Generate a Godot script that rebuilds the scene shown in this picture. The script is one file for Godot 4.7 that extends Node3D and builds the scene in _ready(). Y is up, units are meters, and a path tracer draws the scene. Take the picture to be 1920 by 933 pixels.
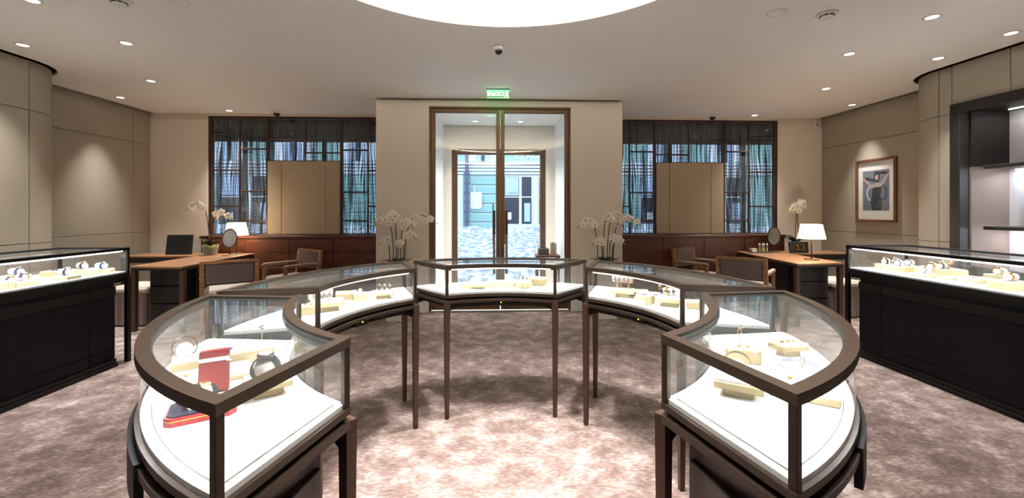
extends Node3D
# Jewellery boutique: a ring of five glass vitrines, two long counters, two consulting desks, a glazed entrance.
# Room axes in the comments: x to the right, y up, z away from the camera (Godot's -z). R(x, y, z) turns them into Godot's.

const RI := 0.879          # ring of vitrines: inner and outer radius, centre, half angles of a vitrine
const RO := 1.293
const RM := 1.09
const ZC := 1.967
const HI := 0.4276
const HO := 0.5201
const CEIL := 2.907

var M := {}
var used := {}
var flower_mesh: ArrayMesh
var rng := RandomNumberGenerator.new()


func R(x: float, y: float, z: float) -> Vector3:
	return Vector3(x, y, -z)


class Geo:
	var st := SurfaceTool.new()
	var xf := Transform3D.IDENTITY

	func _init() -> void:
		st.begin(Mesh.PRIMITIVE_TRIANGLES)

	func vert(p: Vector3, n: Vector3, uv := Vector2.ZERO) -> void:
		st.set_normal((xf.basis * n).normalized())
		st.set_uv(uv)
		st.add_vertex(xf * p)

	# a triangle with its own normals, turned so that it faces the side they point to
	func ntri(a: Vector3, b: Vector3, c: Vector3, na: Vector3, nb: Vector3, nc: Vector3, ua := Vector2.ZERO, ub := Vector2.ZERO, uc := Vector2.ZERO) -> void:
		var n := (b - a).cross(c - a)
		if n.length_squared() < 1e-18:
			return
		if n.dot(na + nb + nc) > 0.0:
			vert(a, na, ua)
			vert(c, nc, uc)
			vert(b, nb, ub)
		else:
			vert(a, na, ua)
			vert(b, nb, ub)
			vert(c, nc, uc)

	func nquad(a: Vector3, b: Vector3, c: Vector3, d: Vector3, na: Vector3, nb: Vector3, nc: Vector3, nd: Vector3) -> void:
		ntri(a, b, c, na, nb, nc)
		ntri(a, c, d, na, nc, nd)

	# flat faces that look towards out
	func tri(a: Vector3, b: Vector3, c: Vector3, out: Vector3) -> void:
		var n := (b - a).cross(c - a)
		if n.length_squared() < 1e-20:
			return
		n = n.normalized()
		if n.dot(out) < 0.0:
			n = -n
		ntri(a, b, c, n, n, n)

	func quad(a: Vector3, b: Vector3, c: Vector3, d: Vector3, out: Vector3) -> void:
		tri(a, b, c, out)
		tri(a, c, d, out)

	func uvquad(a: Vector3, b: Vector3, c: Vector3, d: Vector3, out: Vector3) -> void:
		var n := out.normalized()
		ntri(a, b, c, n, n, n, Vector2(0, 1), Vector2(1, 1), Vector2(1, 0))
		ntri(a, c, d, n, n, n, Vector2(0, 1), Vector2(1, 0), Vector2(0, 0))

	# box with chamfered edges; r = 0 gives a plain one
	func box(c: Vector3, s: Vector3, r := 0.0) -> void:
		var h := s / 2.0
		r = minf(r, 0.45 * minf(s.x, minf(s.y, s.z)))
		var p := {}
		for sx in [-1, 1]:
			for sy in [-1, 1]:
				for sz in [-1, 1]:
					p[[0, sx, sy, sz]] = c + Vector3(sx * h.x, sy * (h.y - r), sz * (h.z - r))
					p[[1, sx, sy, sz]] = c + Vector3(sx * (h.x - r), sy * h.y, sz * (h.z - r))
					p[[2, sx, sy, sz]] = c + Vector3(sx * (h.x - r), sy * (h.y - r), sz * h.z)
		for s1 in [-1, 1]:
			quad(p[[0, s1, -1, -1]], p[[0, s1, 1, -1]], p[[0, s1, 1, 1]], p[[0, s1, -1, 1]], Vector3(s1, 0, 0))
			quad(p[[1, -1, s1, -1]], p[[1, 1, s1, -1]], p[[1, 1, s1, 1]], p[[1, -1, s1, 1]], Vector3(0, s1, 0))
			quad(p[[2, -1, -1, s1]], p[[2, 1, -1, s1]], p[[2, 1, 1, s1]], p[[2, -1, 1, s1]], Vector3(0, 0, s1))
			if r > 0.0:
				for s2 in [-1, 1]:
					quad(p[[0, s1, s2, -1]], p[[0, s1, s2, 1]], p[[1, s1, s2, 1]], p[[1, s1, s2, -1]], Vector3(s1, s2, 0))
					quad(p[[0, s1, -1, s2]], p[[0, s1, 1, s2]], p[[2, s1, 1, s2]], p[[2, s1, -1, s2]], Vector3(s1, 0, s2))
					quad(p[[1, -1, s1, s2]], p[[1, 1, s1, s2]], p[[2, 1, s1, s2]], p[[2, -1, s1, s2]], Vector3(0, s1, s2))
					for s3 in [-1, 1]:
						tri(p[[0, s1, s2, s3]], p[[1, s1, s2, s3]], p[[2, s1, s2, s3]], Vector3(s1, s2, s3))

	# box given by two opposite corners
	func span(a: Vector3, b: Vector3, r := 0.0) -> void:
		box((a + b) / 2.0, (b - a).abs(), r)

	# four-sided bar between two points, w and w2 wide at its ends
	func bar(a: Vector3, b: Vector3, w: float, w2: float, side := Vector3.RIGHT) -> void:
		var d := (b - a).normalized()
		var u := side - d * side.dot(d)
		if u.length() < 0.01:
			u = Vector3.BACK - d * Vector3.BACK.dot(d)
		u = u.normalized()
		var v := d.cross(u)
		var p := []
		for e in [[a, w], [b, w2]]:
			for k in [[-1, -1], [1, -1], [1, 1], [-1, 1]]:
				p.append(e[0] + (u * k[0] + v * k[1]) * e[1] / 2.0)
		for k in 4:
			var l := (k + 1) % 4
			quad(p[k], p[l], p[4 + l], p[4 + k], (p[k] + p[l]) / 2.0 - a)
		quad(p[0], p[1], p[2], p[3], -d)
		quad(p[4], p[5], p[6], p[7], d)

	# horizontal outline (points x, z in Godot axes) raised from y0 to y1
	func prism(poly: PackedVector2Array, y0: float, y1: float) -> void:
		var cw := Geometry2D.is_polygon_clockwise(poly)
		var n := poly.size()
		for k in n:
			var a := poly[k]
			var b := poly[(k + 1) % n]
			var o := Vector2(b.y - a.y, a.x - b.x) * (-1.0 if cw else 1.0)
			quad(Vector3(a.x, y0, a.y), Vector3(b.x, y0, b.y), Vector3(b.x, y1, b.y), Vector3(a.x, y1, a.y), Vector3(o.x, 0, o.y))
		var t := Geometry2D.triangulate_polygon(poly)
		for k in range(0, t.size(), 3):
			for e in [[y0, Vector3.DOWN], [y1, Vector3.UP]]:
				tri(Vector3(poly[t[k]].x, e[0], poly[t[k]].y), Vector3(poly[t[k + 1]].x, e[0], poly[t[k + 1]].y), Vector3(poly[t[k + 2]].x, e[0], poly[t[k + 2]].y), e[1])

	# profile (radius, height) turned about the upright axis at c; creases wherever the profile bends sharply
	func lathe(prof: Array, c: Vector3, n := 24, sx := 1.0, sz := 1.0, inward := false) -> void:
		var turned := 0.0
		for k in prof.size() - 1:
			turned += (prof[k].x + prof[k + 1].x) * (prof[k + 1].y - prof[k].y)
		var face := -1.0 if (turned < 0.0) != inward else 1.0
		for k in prof.size() - 1:
			var a: Vector2 = prof[k]
			var b: Vector2 = prof[k + 1]
			var d := (b - a).normalized()
			var na := d
			var nb := d
			if k > 0:
				var e := (a - prof[k - 1] as Vector2).normalized()
				if e.dot(d) > 0.75:
					na = (e + d).normalized()
			if k < prof.size() - 2:
				var e2 := (prof[k + 2] - b as Vector2).normalized()
				if e2.dot(d) > 0.75:
					nb = (e2 + d).normalized()
			for j in n:
				var t0 := TAU * j / n
				var t1 := TAU * (j + 1) / n
				var p := func(q: Vector2, t: float) -> Vector3: return c + Vector3(q.x * cos(t) * sx, q.y, q.x * sin(t) * sz)
				var w := func(m: Vector2, t: float) -> Vector3: return Vector3(m.y * cos(t) / sx, -m.x, m.y * sin(t) / sz).normalized() * face
				nquad(p.call(a, t0), p.call(b, t0), p.call(b, t1), p.call(a, t1), w.call(na, t0), w.call(nb, t0), w.call(nb, t1), w.call(na, t1))

	func ball(c: Vector3, r: Vector3, n := 16, rows := 8) -> void:
		var at := func(i: int, j: int) -> Vector3: return Vector3(sin(PI * i / rows) * cos(TAU * j / n), cos(PI * i / rows), sin(PI * i / rows) * sin(TAU * j / n))
		for i in rows:
			for j in n:
				var a: Vector3 = at.call(i, j)
				var b: Vector3 = at.call(i + 1, j)
				var d: Vector3 = at.call(i + 1, j + 1)
				var e: Vector3 = at.call(i, j + 1)
				nquad(c + a * r, c + b * r, c + d * r, c + e * r, a / r, b / r, d / r, e / r)

	# round bar along points; rad is one radius or one for each point
	func tube(pts: Array, rad, n := 8, closed := false) -> void:
		var m := pts.size()
		var last := m if closed else m - 1
		var rings := []
		var u := Vector3.ZERO
		for k in m:
			var before: Vector3 = pts[(k - 1 + m) % m] if closed or k > 0 else pts[k]
			var after: Vector3 = pts[(k + 1) % m] if closed or k < m - 1 else pts[k]
			var d := (after - before).normalized()
			if u == Vector3.ZERO:
				u = d.cross(Vector3.UP) if absf(d.y) < 0.9 else d.cross(Vector3.RIGHT)
			u = (u - d * u.dot(d)).normalized()
			var v := d.cross(u)
			var ring := []
			for j in n:
				ring.append(u * cos(TAU * j / n) + v * sin(TAU * j / n))
			rings.append(ring)
		for k in last:
			var l := (k + 1) % m
			var ra: float = rad[k] if rad is Array else rad
			var rb: float = rad[l] if rad is Array else rad
			for j in n:
				var i := (j + 1) % n
				var pa: Vector3 = pts[k]
				var pb: Vector3 = pts[l]
				nquad(pa + rings[k][j] * ra, pb + rings[l][j] * rb, pb + rings[l][i] * rb, pa + rings[k][i] * ra, rings[k][j], rings[l][j], rings[l][i], rings[k][i])
		if not closed:
			for j in n:
				var i := (j + 1) % n
				var r0: float = rad[0] if rad is Array else rad
				var r1: float = rad[m - 1] if rad is Array else rad
				tri(pts[0], pts[0] + rings[0][j] * r0, pts[0] + rings[0][i] * r0, pts[0] - pts[1])
				tri(pts[m - 1], pts[m - 1] + rings[m - 1][j] * r1, pts[m - 1] + rings[m - 1][i] * r1, pts[m - 1] - pts[m - 2])

	# flat band of width w (along axis) bent round an arc in the plane of u and v
	func band(c: Vector3, u: Vector3, v: Vector3, axis: Vector3, r: float, t: float, w: float, a0: float, a1: float, n := 20) -> void:
		for k in n:
			var p := a0 + (a1 - a0) * k / n
			var q := a0 + (a1 - a0) * (k + 1) / n
			var dp := u * cos(p) + v * sin(p)
			var dq := u * cos(q) + v * sin(q)
			var h := axis * w / 2.0
			var o := r + t
			nquad(c + dp * o - h, c + dq * o - h, c + dq * o + h, c + dp * o + h, dp, dq, dq, dp)
			nquad(c + dp * r - h, c + dq * r - h, c + dq * r + h, c + dp * r + h, -dp, -dq, -dq, -dp)
			quad(c + dp * r - h, c + dq * r - h, c + dq * o - h, c + dp * o - h, -axis)
			quad(c + dp * r + h, c + dq * r + h, c + dq * o + h, c + dp * o + h, axis)
		for e in [[a0, -1.0], [a1, 1.0]]:
			var d: Vector3 = u * cos(e[0]) + v * sin(e[0])
			var side: Vector3 = (v * cos(e[0]) - u * sin(e[0])) * e[1]
			var h := axis * w / 2.0
			quad(c + d * r - h, c + d * (r + t) - h, c + d * (r + t) + h, c + d * r + h, side)

	func done() -> ArrayMesh:
		return st.commit()


# ---------------------------------------------------------------- nodes

func numbered(called: String) -> String:
	if not used.has(called):
		used[called] = 0
		return called
	used[called] += 1
	return "%s_%03d" % [called, used[called]]


func tag(o: Node, label: String, category: String, group := "", kind := "") -> void:
	if label:
		o.set_meta("label", label)
	if category:
		o.set_meta("category", category)
	if group:
		o.set_meta("group", group)
	if kind:
		o.set_meta("kind", kind)


func thing(called: String, label: String, category: String, at := Vector3.ZERO, yaw := 0.0, group := "") -> Node3D:
	var o := Node3D.new()
	o.name = numbered(called)
	add_child(o)
	o.position = at
	o.rotation.y = yaw
	tag(o, label, category, group)
	return o


func part(g: Geo, called: String, m: Material, parent: Node, label := "") -> MeshInstance3D:
	return meshed(g.done(), called, m, parent, label)


func meshed(mesh: Mesh, called: String, m: Material, parent: Node, label := "") -> MeshInstance3D:
	var o := MeshInstance3D.new()
	o.mesh = mesh
	o.material_override = m
	o.name = called
	o.cast_shadow = GeometryInstance3D.SHADOW_CASTING_SETTING_ON
	parent.add_child(o, true)
	if label:
		o.set_meta("label", label)
	return o


func solo(g: Geo, called: String, m: Material, label: String, category: String, group := "") -> MeshInstance3D:
	var o := part(g, numbered(called), m, self)
	tag(o, label, category, group)
	return o


func struct(g: Geo, called: String, m: Material, label := "", parent: Node = self) -> MeshInstance3D:
	var o := part(g, numbered(called) if parent == self else called, m, parent)
	if parent == self:
		tag(o, label, "", "", "structure")
	return o


func spot(parent: Node, at: Vector3, to: Vector3, energy: float, angle: float, color: Color, size := 0.04, blend := 0.6) -> void:
	var l := SpotLight3D.new()
	l.name = "lamp_beam"
	parent.add_child(l, true)
	l.position = at
	l.basis = Basis.looking_at(to - at, Vector3.FORWARD if absf((to - at).normalized().y) > 0.95 else Vector3.UP)
	l.light_energy = energy
	l.light_color = color
	l.light_size = size
	l.spot_angle = angle
	l.spot_angle_attenuation = blend
	l.spot_range = 20.0
	l.spot_attenuation = 2.0
	l.shadow_enabled = true


func area(parent: Node, at: Vector3, towards: Vector3, along: Vector3, size: Vector2, energy: float, color: Color) -> void:
	var l := AreaLight3D.new()
	l.name = "lamp_panel"
	parent.add_child(l, true)
	l.position = at
	var z := -towards.normalized()
	var x := (along - z * along.dot(z)).normalized()
	l.basis = Basis(x, z.cross(x), z)
	l.area_size = size
	l.light_energy = energy
	l.light_color = color
	l.area_range = 20.0
	l.area_attenuation = 2.0
	l.shadow_enabled = true


# ---------------------------------------------------------------- materials

func mat(called: String, c: Color, rough := 0.6, metal := 0.0, spec := 0.5) -> StandardMaterial3D:
	var m := StandardMaterial3D.new()
	m.resource_name = called
	m.albedo_color = c
	m.roughness = rough
	m.metallic = metal
	m.metallic_specular = spec
	M[called] = m
	return m


func noise(freq: float, octaves := 4, seed_ := 1, kind := FastNoiseLite.TYPE_SIMPLEX_SMOOTH) -> FastNoiseLite:
	var n := FastNoiseLite.new()
	n.noise_type = kind
	n.frequency = freq
	n.seed = seed_
	n.fractal_octaves = octaves
	return n


func ramp(stops: Array) -> Gradient:
	var g := Gradient.new()
	var off := PackedFloat32Array()
	var col := PackedColorArray()
	for s in stops:
		off.append(s[0])
		col.append(s[1])
	g.offsets = off
	g.colors = col
	return g


func noise_tex(n: FastNoiseLite, size: int, stops: Array) -> NoiseTexture2D:
	var t := NoiseTexture2D.new()
	t.width = size
	t.height = size
	t.seamless = true
	t.noise = n
	if stops:
		t.color_ramp = ramp(stops)
	return t


func triplanar(m: StandardMaterial3D, s: Vector3, world := true) -> void:
	m.uv1_triplanar = true
	m.uv1_world_triplanar = world
	m.uv1_scale = s


func tiled_noise(n: FastNoiseLite, x: float, y: float, w: float, h: float) -> float:
	# noise that repeats after w and h
	var fx := x / w
	var fy := y / h
	var a := n.get_noise_2d(x, y) * (1 - fx) * (1 - fy) + n.get_noise_2d(x - w, y) * fx * (1 - fy) + n.get_noise_2d(x, y - h) * (1 - fx) * fy + n.get_noise_2d(x - w, y - h) * fx * fy
	return a / sqrt(fx * fx + (1 - fx) * (1 - fx)) / sqrt(fy * fy + (1 - fy) * (1 - fy))


# wood whose grain runs along the picture's x
func wood(called: String, dark: Color, light: Color, rough := 0.45) -> StandardMaterial3D:
	var im := Image.create(256, 256, false, Image.FORMAT_RGB8)
	var a := noise(0.012, 3, 5)
	var b := noise(0.35, 2, 9)
	for y in 256:
		for x in 256:
			var w := tiled_noise(a, x, y * 9.0, 256, 2304)
			var f := tiled_noise(b, x * 0.12, y, 30.72, 256)
			im.set_pixel(x, y, dark.lerp(light, clampf(0.5 + 0.55 * w + 0.35 * f, 0.0, 1.0)))
	var m := mat(called, Color.WHITE, rough)
	m.albedo_texture = ImageTexture.create_from_image(im)
	triplanar(m, Vector3(1.1, 1.1, 1.1), false)
	return m


func glow(called: String, c: Color, energy: float) -> StandardMaterial3D:
	var m := mat(called, Color(0.9, 0.9, 0.9), 0.6)
	m.emission_enabled = true
	m.emission = c
	m.emission_energy_multiplier = energy
	return m


func glass(called: String, alpha: float, c := Color(0.9, 0.95, 0.95), spec := 0.5) -> StandardMaterial3D:
	var m := mat(called, Color(c.r, c.g, c.b, alpha), 0.0, 0.0, spec)
	m.transparency = BaseMaterial3D.TRANSPARENCY_ALPHA
	return m


func carpet() -> void:
	# cut pile brushed in many directions: patches of leaning pile, strokes inside them, single tufts
	var s := 1024
	var im := Image.create(s, s, false, Image.FORMAT_RGB8)
	var hm := Image.create(s, s, false, Image.FORMAT_RGB8)
	var patch := noise(0.010, 4, 21)
	var blot := noise(0.034, 3, 33)
	var stroke := noise(0.11, 2, 45)
	var tuft := noise(0.5, 1, 57)
	var lo := Color(0.35, 0.285, 0.262)
	var mid := Color(0.485, 0.42, 0.40)
	var hi := Color(0.72, 0.66, 0.64)
	for y in s:
		for x in s:
			var p := tiled_noise(patch, x, y, s, s)
			var b := tiled_noise(blot, x * 0.55, y, s * 0.55, s)
			var q := tiled_noise(stroke, x * 0.45, y, s * 0.45, s)
			var f := tuft.get_noise_2d(x, y)
			var v := clampf(0.44 + 0.46 * p + 0.26 * b + 0.30 * q + 0.20 * f, 0.0, 1.0)
			im.set_pixel(x, y, lo.lerp(mid, v * 2.0) if v < 0.5 else mid.lerp(hi, v * 2.0 - 1.0))
			var t := clampf(0.5 + 0.3 * f + 0.25 * q, 0.0, 1.0)
			hm.set_pixel(x, y, Color(t, t, t))
	var m := mat("carpet", Color.WHITE, 0.95, 0.0, 0.2)
	m.albedo_texture = ImageTexture.create_from_image(im)
	m.heightmap_enabled = true
	m.heightmap_scale = 0.5
	m.heightmap_texture = ImageTexture.create_from_image(hm)
	m.rim_enabled = true
	m.rim = 0.25
	triplanar(m, Vector3(0.42, 0.42, 0.42))


func fabric(called: String, c: Color, amount := 0.07, scale_ := 9.0, rough := 0.85) -> StandardMaterial3D:
	var m := mat(called, Color.WHITE, rough, 0.0, 0.3)
	var d := c.darkened(amount * 2.2)
	m.albedo_texture = noise_tex(noise(0.22, 2, hash(called) % 1000), 256, [[0.0, d], [0.5, c], [1.0, c.lightened(amount)]])
	triplanar(m, Vector3.ONE * scale_)
	return m


func sheer(called: String, seed_: int) -> void:
	# fine vertical threads, closer together and farther apart, with the cross weave over them
	var im := Image.create(512, 256, false, Image.FORMAT_RGBA8)
	var a := noise(0.05, 3, seed_)
	var b := noise(0.012, 2, seed_ + 7)
	for y in 256:
		for x in 512:
			var w := 14.0 * b.get_noise_2d(x * 0.8, y * 0.5)
			var v := a.get_noise_2d(x * 2.2 + w * 2.0, y * 0.10)
			var cross := 0.06 * sin(y * 0.9 + 3.0 * b.get_noise_2d(x, y))
			var k := clampf(0.5 + 1.15 * v, 0.0, 1.0)
			var c := Color(0.09, 0.105, 0.12).lerp(Color(0.50, 0.55, 0.57), k)
			c.a = clampf(0.78 - 0.75 * v + cross, 0.42, 0.98)
			im.set_pixel(x, y, c)
	var m := mat(called, Color.WHITE, 0.9, 0.0, 0.2)
	m.albedo_texture = ImageTexture.create_from_image(im)
	m.transparency = BaseMaterial3D.TRANSPARENCY_ALPHA


func materials() -> void:
	carpet()
	fabric("wall_cloth", Color(0.60, 0.56, 0.505), 0.06)
	fabric("panel_cloth", Color(0.65, 0.585, 0.50), 0.06)
	fabric("upholstery", Color(0.36, 0.315, 0.30), 0.10, 14.0)
	fabric("seat_cloth", Color(0.66, 0.61, 0.56), 0.07, 14.0)
	fabric("skirt_cloth", Color(0.42, 0.35, 0.325), 0.10, 12.0)
	fabric("navy_cloth", Color(0.09, 0.105, 0.16), 0.12, 30.0)
	var p := mat("plaster", Color.WHITE, 0.9, 0.0, 0.25)
	p.albedo_texture = noise_tex(noise(0.3, 2, 3), 256, [[0.0, Color(0.855, 0.81, 0.75)], [1.0, Color(0.895, 0.85, 0.79)]])
	triplanar(p, Vector3.ONE * 5.0)
	mat("ceiling_paint", Color(0.93, 0.92, 0.90), 0.85, 0.0, 0.3)
	mat("white_paint", Color(0.90, 0.90, 0.89), 0.6)
	mat("cove_paint", Color(0.93, 0.90, 0.85), 0.8)
	mat("rubber_black", Color(0.015, 0.015, 0.015), 0.9)
	mat("joint", Color(0.50, 0.465, 0.415), 0.9)
	var br := mat("bronze", Color.WHITE, 0.42, 0.55)
	br.albedo_texture = noise_tex(noise(0.4, 2, 13), 256, [[0.0, Color(0.215, 0.175, 0.145)], [1.0, Color(0.275, 0.225, 0.185)]])
	triplanar(br, Vector3.ONE * 6.0)
	mat("leg_bronze", Color(0.26, 0.175, 0.125), 0.45, 0.35)
	mat("door_bronze", Color(0.37, 0.265, 0.17), 0.42, 0.45)
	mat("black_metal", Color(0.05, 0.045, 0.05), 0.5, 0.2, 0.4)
	mat("counter_dark", Color(0.04, 0.04, 0.06), 0.7, 0.0, 0.3)
	mat("body_dark", Color(0.19, 0.145, 0.15), 0.4)
	mat("deck_white", Color(0.92, 0.925, 0.92), 0.7)
	mat("deck_edge", Color(0.80, 0.81, 0.80), 0.6)
	mat("tray_top", Color(0.77, 0.76, 0.73), 0.75)
	mat("dish_grey", Color(0.58, 0.60, 0.63), 0.6)
	mat("tray_side", Color(0.63, 0.575, 0.43), 0.55)
	mat("cushion_white", Color(0.84, 0.84, 0.83), 0.8)
	wood("mahogany", Color(0.215, 0.10, 0.07), Color(0.40, 0.215, 0.145), 0.4)
	wood("desk_wood", Color(0.39, 0.265, 0.165), Color(0.60, 0.43, 0.285), 0.42)
	wood("chair_wood", Color(0.40, 0.275, 0.17), Color(0.60, 0.43, 0.29), 0.45)
	wood("frame_wood", Color(0.27, 0.16, 0.09), Color(0.45, 0.29, 0.17), 0.4)
	mat("gold", Color(0.86, 0.66, 0.32), 0.25, 1.0)
	mat("rose_gold", Color(0.86, 0.58, 0.42), 0.25, 1.0)
	mat("steel", Color(0.80, 0.80, 0.81), 0.22, 1.0)
	mat("gem", Color(0.95, 0.96, 0.98), 0.05, 0.3, 0.9)
	mat("mirror", Color(0.92, 0.92, 0.91), 0.02, 1.0)
	mat("black_leather", Color(0.045, 0.043, 0.055), 0.5)
	mat("blue_leather", Color(0.10, 0.17, 0.42), 0.5)
	mat("red_leather", Color(0.50, 0.03, 0.06), 0.42)
	mat("dark_red", Color(0.45, 0.04, 0.07), 0.45)
	mat("dial_white", Color(0.93, 0.93, 0.92), 0.4)
	mat("plastic_white", Color(0.86, 0.85, 0.83), 0.45)
	mat("plastic_black", Color(0.03, 0.03, 0.035), 0.25)
	mat("plastic_grey", Color(0.60, 0.60, 0.60), 0.5)
	var pe := mat("petal", Color(0.93, 0.90, 0.86), 0.7)
	pe.backlight_enabled = true
	pe.backlight = Color(0.35, 0.33, 0.30)
	mat("petal_heart", Color(0.72, 0.48, 0.30), 0.6)
	mat("bud", Color(0.62, 0.68, 0.32), 0.6)
	mat("stem", Color(0.11, 0.10, 0.06), 0.6)
	mat("leaf", Color(0.06, 0.16, 0.06), 0.4)
	mat("leaf_dark", Color(0.035, 0.055, 0.035), 0.4)
	mat("moss", Color(0.55, 0.60, 0.18), 0.9)
	mat("pot_white", Color(0.86, 0.85, 0.83), 0.55)
	mat("soil", Color(0.16, 0.13, 0.10), 0.95)
	glass("pane_glass", 0.03)
	glass("door_glass", 0.03, Color(0.9, 0.95, 0.95), 0.6)
	glass("jar_glass", 0.12, Color(0.8, 0.85, 0.8))
	glass("sign_glass", 0.18, Color(0.55, 0.9, 0.65))
	sheer("sheer_cloth", 71)
	mat("bay_dark", Color(0.16, 0.16, 0.17), 0.9)
	mat("stone_floor", Color(0.86, 0.85, 0.83), 0.35)
	mat("mint", Color(0.60, 0.76, 0.73), 0.85)
	mat("stucco_white", Color(0.90, 0.91, 0.93), 0.85)
	mat("shop_dark", Color(0.12, 0.16, 0.24), 0.3)
	mat("shop_pale", Color(0.72, 0.80, 0.90), 0.6)
	mat("pipe_grey", Color(0.36, 0.36, 0.47), 0.5, 0.2)
	mat("pinkish_white", Color(0.93, 0.90, 0.92), 0.8)
	var sn := mat("snow", Color.WHITE, 0.9)
	sn.albedo_texture = noise_tex(noise(0.02, 5, 15), 512, [[0.25, Color(0.52, 0.56, 0.62)], [0.5, Color(0.78, 0.81, 0.86)], [0.7, Color(0.93, 0.94, 0.96)]])
	triplanar(sn, Vector3(0.35, 0.35, 0.16))
	mat("niche_metal", Color(0.52, 0.45, 0.41), 0.5, 0.25)
	mat("niche_white", Color(0.84, 0.84, 0.86), 0.6)
	mat("niche_dark", Color(0.10, 0.085, 0.085), 0.5)
	mat("mount_white", Color(0.83, 0.82, 0.80), 0.8)
	glow("lamp_warm", Color(1.0, 0.93, 0.82), 6.0)
	glow("lamp_white", Color(1.0, 0.98, 0.94), 5.0)
	glow("strip_white", Color(1.0, 0.99, 0.96), 2.5)
	glow("strip_cove", Color(1.0, 0.90, 0.76), 4.0)
	glow("lamp_shade", Color(1.0, 0.96, 0.90), 0.8)
	glow("exit_sign_glow", Color(0.35, 1.0, 0.55), 1.2)
	glow("exit_sign_letters", Color(0.85, 1.0, 0.90), 1.6)
	glow("led_dot", Color(0.75, 1.0, 0.15), 2.0)


# ---------------------------------------------------------------- camera, sky, exposure

func camera_and_sky() -> void:
	var cam := Camera3D.new()
	cam.name = "camera"
	cam.projection = Camera3D.PROJECTION_FRUSTUM
	cam.near = 0.05
	cam.far = 200.0
	cam.size = 0.05 * 933.0 / 779.92                                      # upright lens of 779.92 pixels focal length
	cam.frustum_offset = Vector2(0.0, -0.05 * (466.5 - 394.83) / 779.92)   # shifted down: the horizon lies above the middle
	cam.position = R(-0.0347, 1.38, 0.0)
	cam.rotation.y = -0.0383
	cam.current = true
	add_child(cam)
	var sky := ProceduralSkyMaterial.new()
	sky.sky_top_color = Color(0.75, 0.84, 0.94)
	sky.sky_horizon_color = Color(0.82, 0.90, 0.99)
	sky.ground_bottom_color = Color(0.45, 0.48, 0.55)
	sky.ground_horizon_color = Color(0.80, 0.87, 1.0)
	sky.sky_energy_multiplier = SKY
	sky.ground_energy_multiplier = SKY
	var env := Environment.new()
	env.background_mode = Environment.BG_SKY
	env.sky = Sky.new()
	env.sky.sky_material = sky
	env.tonemap_mode = Environment.TONE_MAPPER_LINEAR
	env.tonemap_exposure = 1.25
	env.sdfgi_enabled = true
	env.ssao_enabled = true
	env.ssil_enabled = true
	var we := WorldEnvironment.new()
	we.name = "surroundings"
	we.environment = env
	add_child(we)


const SKY := 1.6
const WARM := Color(1.0, 0.97, 0.925)
const NEUTRAL := Color(1.0, 0.99, 0.975)


# ---------------------------------------------------------------- the room

func wall_panels(parent: Node, at: Callable, ucuts: Array, vcuts: Array, m: Material) -> void:
	# upholstered panels with open joints between them; at(u0, u1, v0, v1) gives the panel's two corners
	for i in ucuts.size() - 1:
		for j in vcuts.size() - 1:
			var g := Geo.new()
			var c: Array = at.call(ucuts[i] + 0.003, ucuts[i + 1] - 0.003, vcuts[j] + 0.003, vcuts[j + 1] - 0.003)
			g.span(c[0], c[1], 0.003)
			part(g, "wall_panel", m, parent)


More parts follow.
